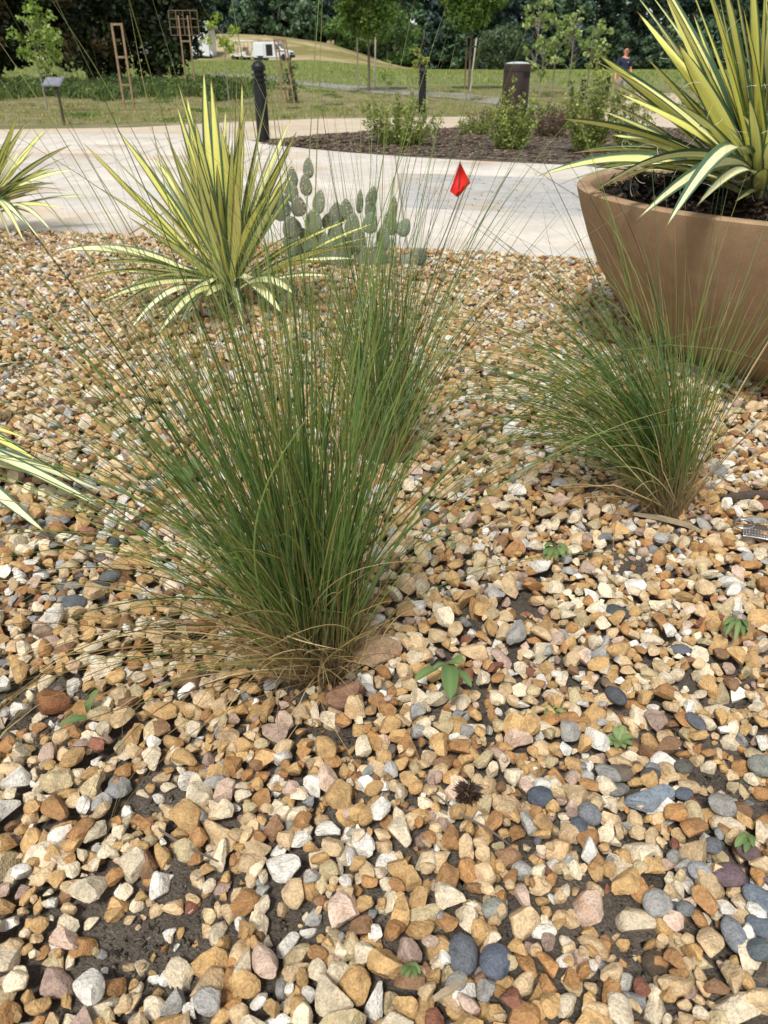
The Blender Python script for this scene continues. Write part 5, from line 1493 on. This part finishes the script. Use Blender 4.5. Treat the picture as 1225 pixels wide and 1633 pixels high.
# white shed behind the evergreen trees
sx0 = at_y(285, 90, 112).x; g = Vector((sx0, 112, gz(sx0, 112)))
shed = thing('white_shed', 'white shed seen in the gaps behind the dark evergreen trees', 'shed', g)
MB().box(g + Vector((0, 0, 1.6)), (9.0, 5, 3.2)).build('wall', M['white_paint'], shed)
MB().prism([(g.x - 4.9, g.z + 3.15), (g.x, g.z + 5.2), (g.x + 4.9, g.z + 3.15), (g.x + 4.9, g.z + 3.3), (g.x, g.z + 5.38), (g.x - 4.9, g.z + 3.3)], 'y', g.y - 2.8, g.y + 2.8).build('roof', plain('shed_roof', (.55, .56, .58), .5), shed)
MB().prism([(g.x - 4.5, g.z + 3.2), (g.x, g.z + 5.1), (g.x + 4.5, g.z + 3.2)], 'y', g.y - 2.4, g.y + 2.4).build('gable', M['white_paint'], shed)
for x in (-3.0, 1.2):
    MB().box(g + Vector((x, -2.51, 1.15)), (1.8, .04, 2.3)).build('door', plain('shed_door', (.12, .12, .13), .6), shed)

# ---- walking person
g = on_ground(986, 171); H_ = 1.76
per = thing('person', 'person in a dark navy t-shirt and grey trousers walking on the sand path', 'person', g, R(12))
SKIN = plain('skin', srgb(196, 140, 112), .55, 0, .08, 20)
NAVY = plain('navy_cloth', srgb(30, 36, 58), .9, 0, .15, 12, .2)
GREYC = plain('grey_cloth', srgb(138, 130, 122), .9, 0, .12, 12, .2)
def skin_obj(name, verts, edges, radii, mat, root=0, sub=2):
    me = bpy.data.meshes.new(name); me.from_pydata(verts, edges, [])
    o = link(name, me, mat, per)
    m = o.modifiers.new('skin', 'SKIN'); m.use_smooth_shade = True
    for k, r_ in enumerate(radii):
        sv = me.skin_vertices[0].data[k]; sv.radius = (r_, r_) if not isinstance(r_, tuple) else r_
    me.skin_vertices[0].data[root].use_root = True
    s_ = o.modifiers.new('sub', 'SUBSURF'); s_.levels = sub; s_.render_levels = sub
    return o
# faces -Y (toward the camera); head bowed and turned a little
V_ = [(0, 0, .95), (0, .0, 1.12), (0, .0, 1.30), (0, .0, 1.42), (0, -.01, 1.50), (0, -.03, 1.58), (.0, -.04, 1.67), (0, -.03, 1.74),
      (.19, 0, 1.41), (.27, .03, 1.15), (.30, -.06, .92), (.305, -.10, .80), (-.19, 0, 1.41), (-.28, .0, 1.15), (-.31, -.08, .92), (-.315, -.12, .80),
      (.09, 0, .90), (.10, -.10, .50), (.10, -.06, .09), (.10, -.20, .04), (-.09, 0, .90), (-.10, .08, .50), (-.10, .28, .14), (-.10, .18, .04)]
E_ = [(0, 1), (1, 2), (2, 3), (3, 4), (4, 5), (5, 6), (6, 7), (3, 8), (8, 9), (9, 10), (10, 11), (3, 12), (12, 13), (13, 14), (14, 15), (0, 16), (16, 17), (17, 18), (18, 19), (0, 20), (20, 21), (21, 22), (22, 23)]
Rr = [(.15, .10), (.14, .10), (.16, .11), (.13, .09), .055, .068, (.078, .092), (.055, .06), .055, .043, .030, .034, .055, .043, .030, .034, .085, .058, .04, .032, .085, .058, .04, .032]
skin_obj('body', V_, E_, Rr, SKIN)
skin_obj('shirt', [(0, 0, .93), (0, 0, 1.12), (0, 0, 1.30), (0, 0, 1.43), (.20, 0, 1.41), (.255, .02, 1.21), (-.20, 0, 1.41), (-.26, .0, 1.21), (0, 0, 1.475)],
         [(0, 1), (1, 2), (2, 3), (3, 4), (4, 5), (3, 6), (6, 7), (3, 8)], [(.185, .125), (.175, .125), (.195, .135), (.16, .11), .078, .075, .078, .075, .075], NAVY, 1)
skin_obj('trousers', [(0, 0, .97), (0, 0, .90), (.09, 0, .85), (.10, -.10, .50), (.10, -.06, .08), (-.09, 0, .85), (-.10, .08, .50), (-.10, .27, .13)],
         [(0, 1), (1, 2), (2, 3), (3, 4), (1, 5), (5, 6), (6, 7)], [(.165, .115), (.165, .12), .105, .082, .068, .105, .082, .068], GREYC, 1)
skin_obj('shoe', [(.10, -.03, .05), (.10, -.12, .045), (.10, -.22, .035)], [(0, 1), (1, 2)], [.05, .05, .035], M['black_metal'], 0, 1)
skin_obj('shoe', [(-.10, .29, .10), (-.10, .21, .06), (-.10, .13, .04)], [(0, 1), (1, 2)], [.05, .05, .035], M['black_metal'], 0, 1)
HAIR = plain('hair', (.012, .009, .008), .7)
skin_obj('hair', [(0, .0, 1.70), (0, .0, 1.745), (0, .03, 1.66)], [(0, 1), (0, 2)], [(.082, .09), (.06, .065), (.07, .06)], HAIR, 0, 2)
MB().box((.0, -.128, 1.675), (.13, .02, .032)).build('sunglasses', M['black_metal'], per, local=True, bevel=.006)
MB().box((.0, -.142, 1.645), (.022, .03, .04)).build('nose', SKIN, per, local=True, bevel=.008)
MB().box((.0, -.128, 1.605), (.05, .012, .01)).build('mouth', plain('lips', srgb(150, 84, 76), .6), per, local=True)
for s_ in (-1, 1):
    MB().box((s_ * .085, -.03, 1.655), (.016, .03, .055)).build('ear', SKIN, per, local=True, bevel=.006)
    sx = .305 * s_; hy = -.11
    for k, L_ in enumerate((.07, .08, .075, .06)):
        MB().tube([(sx - .004 * s_, hy - .028 + .018 * k, .79), (sx - .01 * s_, hy - .034 + .018 * k, .79 - L_ * .6), (sx - .02 * s_, hy - .036 + .018 * k, .79 - L_)], [.010, .009, .007], 6).build('finger', SKIN, per, local=True)
    MB().tube([(sx - .01 * s_, hy - .03, .82), (sx - .02 * s_, hy - .055, .79), (sx - .025 * s_, hy - .06, .76)], [.011, .010, .008], 6).build('thumb', SKIN, per, local=True)
MB().box((.06, -.139, 1.335), (.07, .006, .012)).build('chest_mark', M['white_paint'], per, local=True)
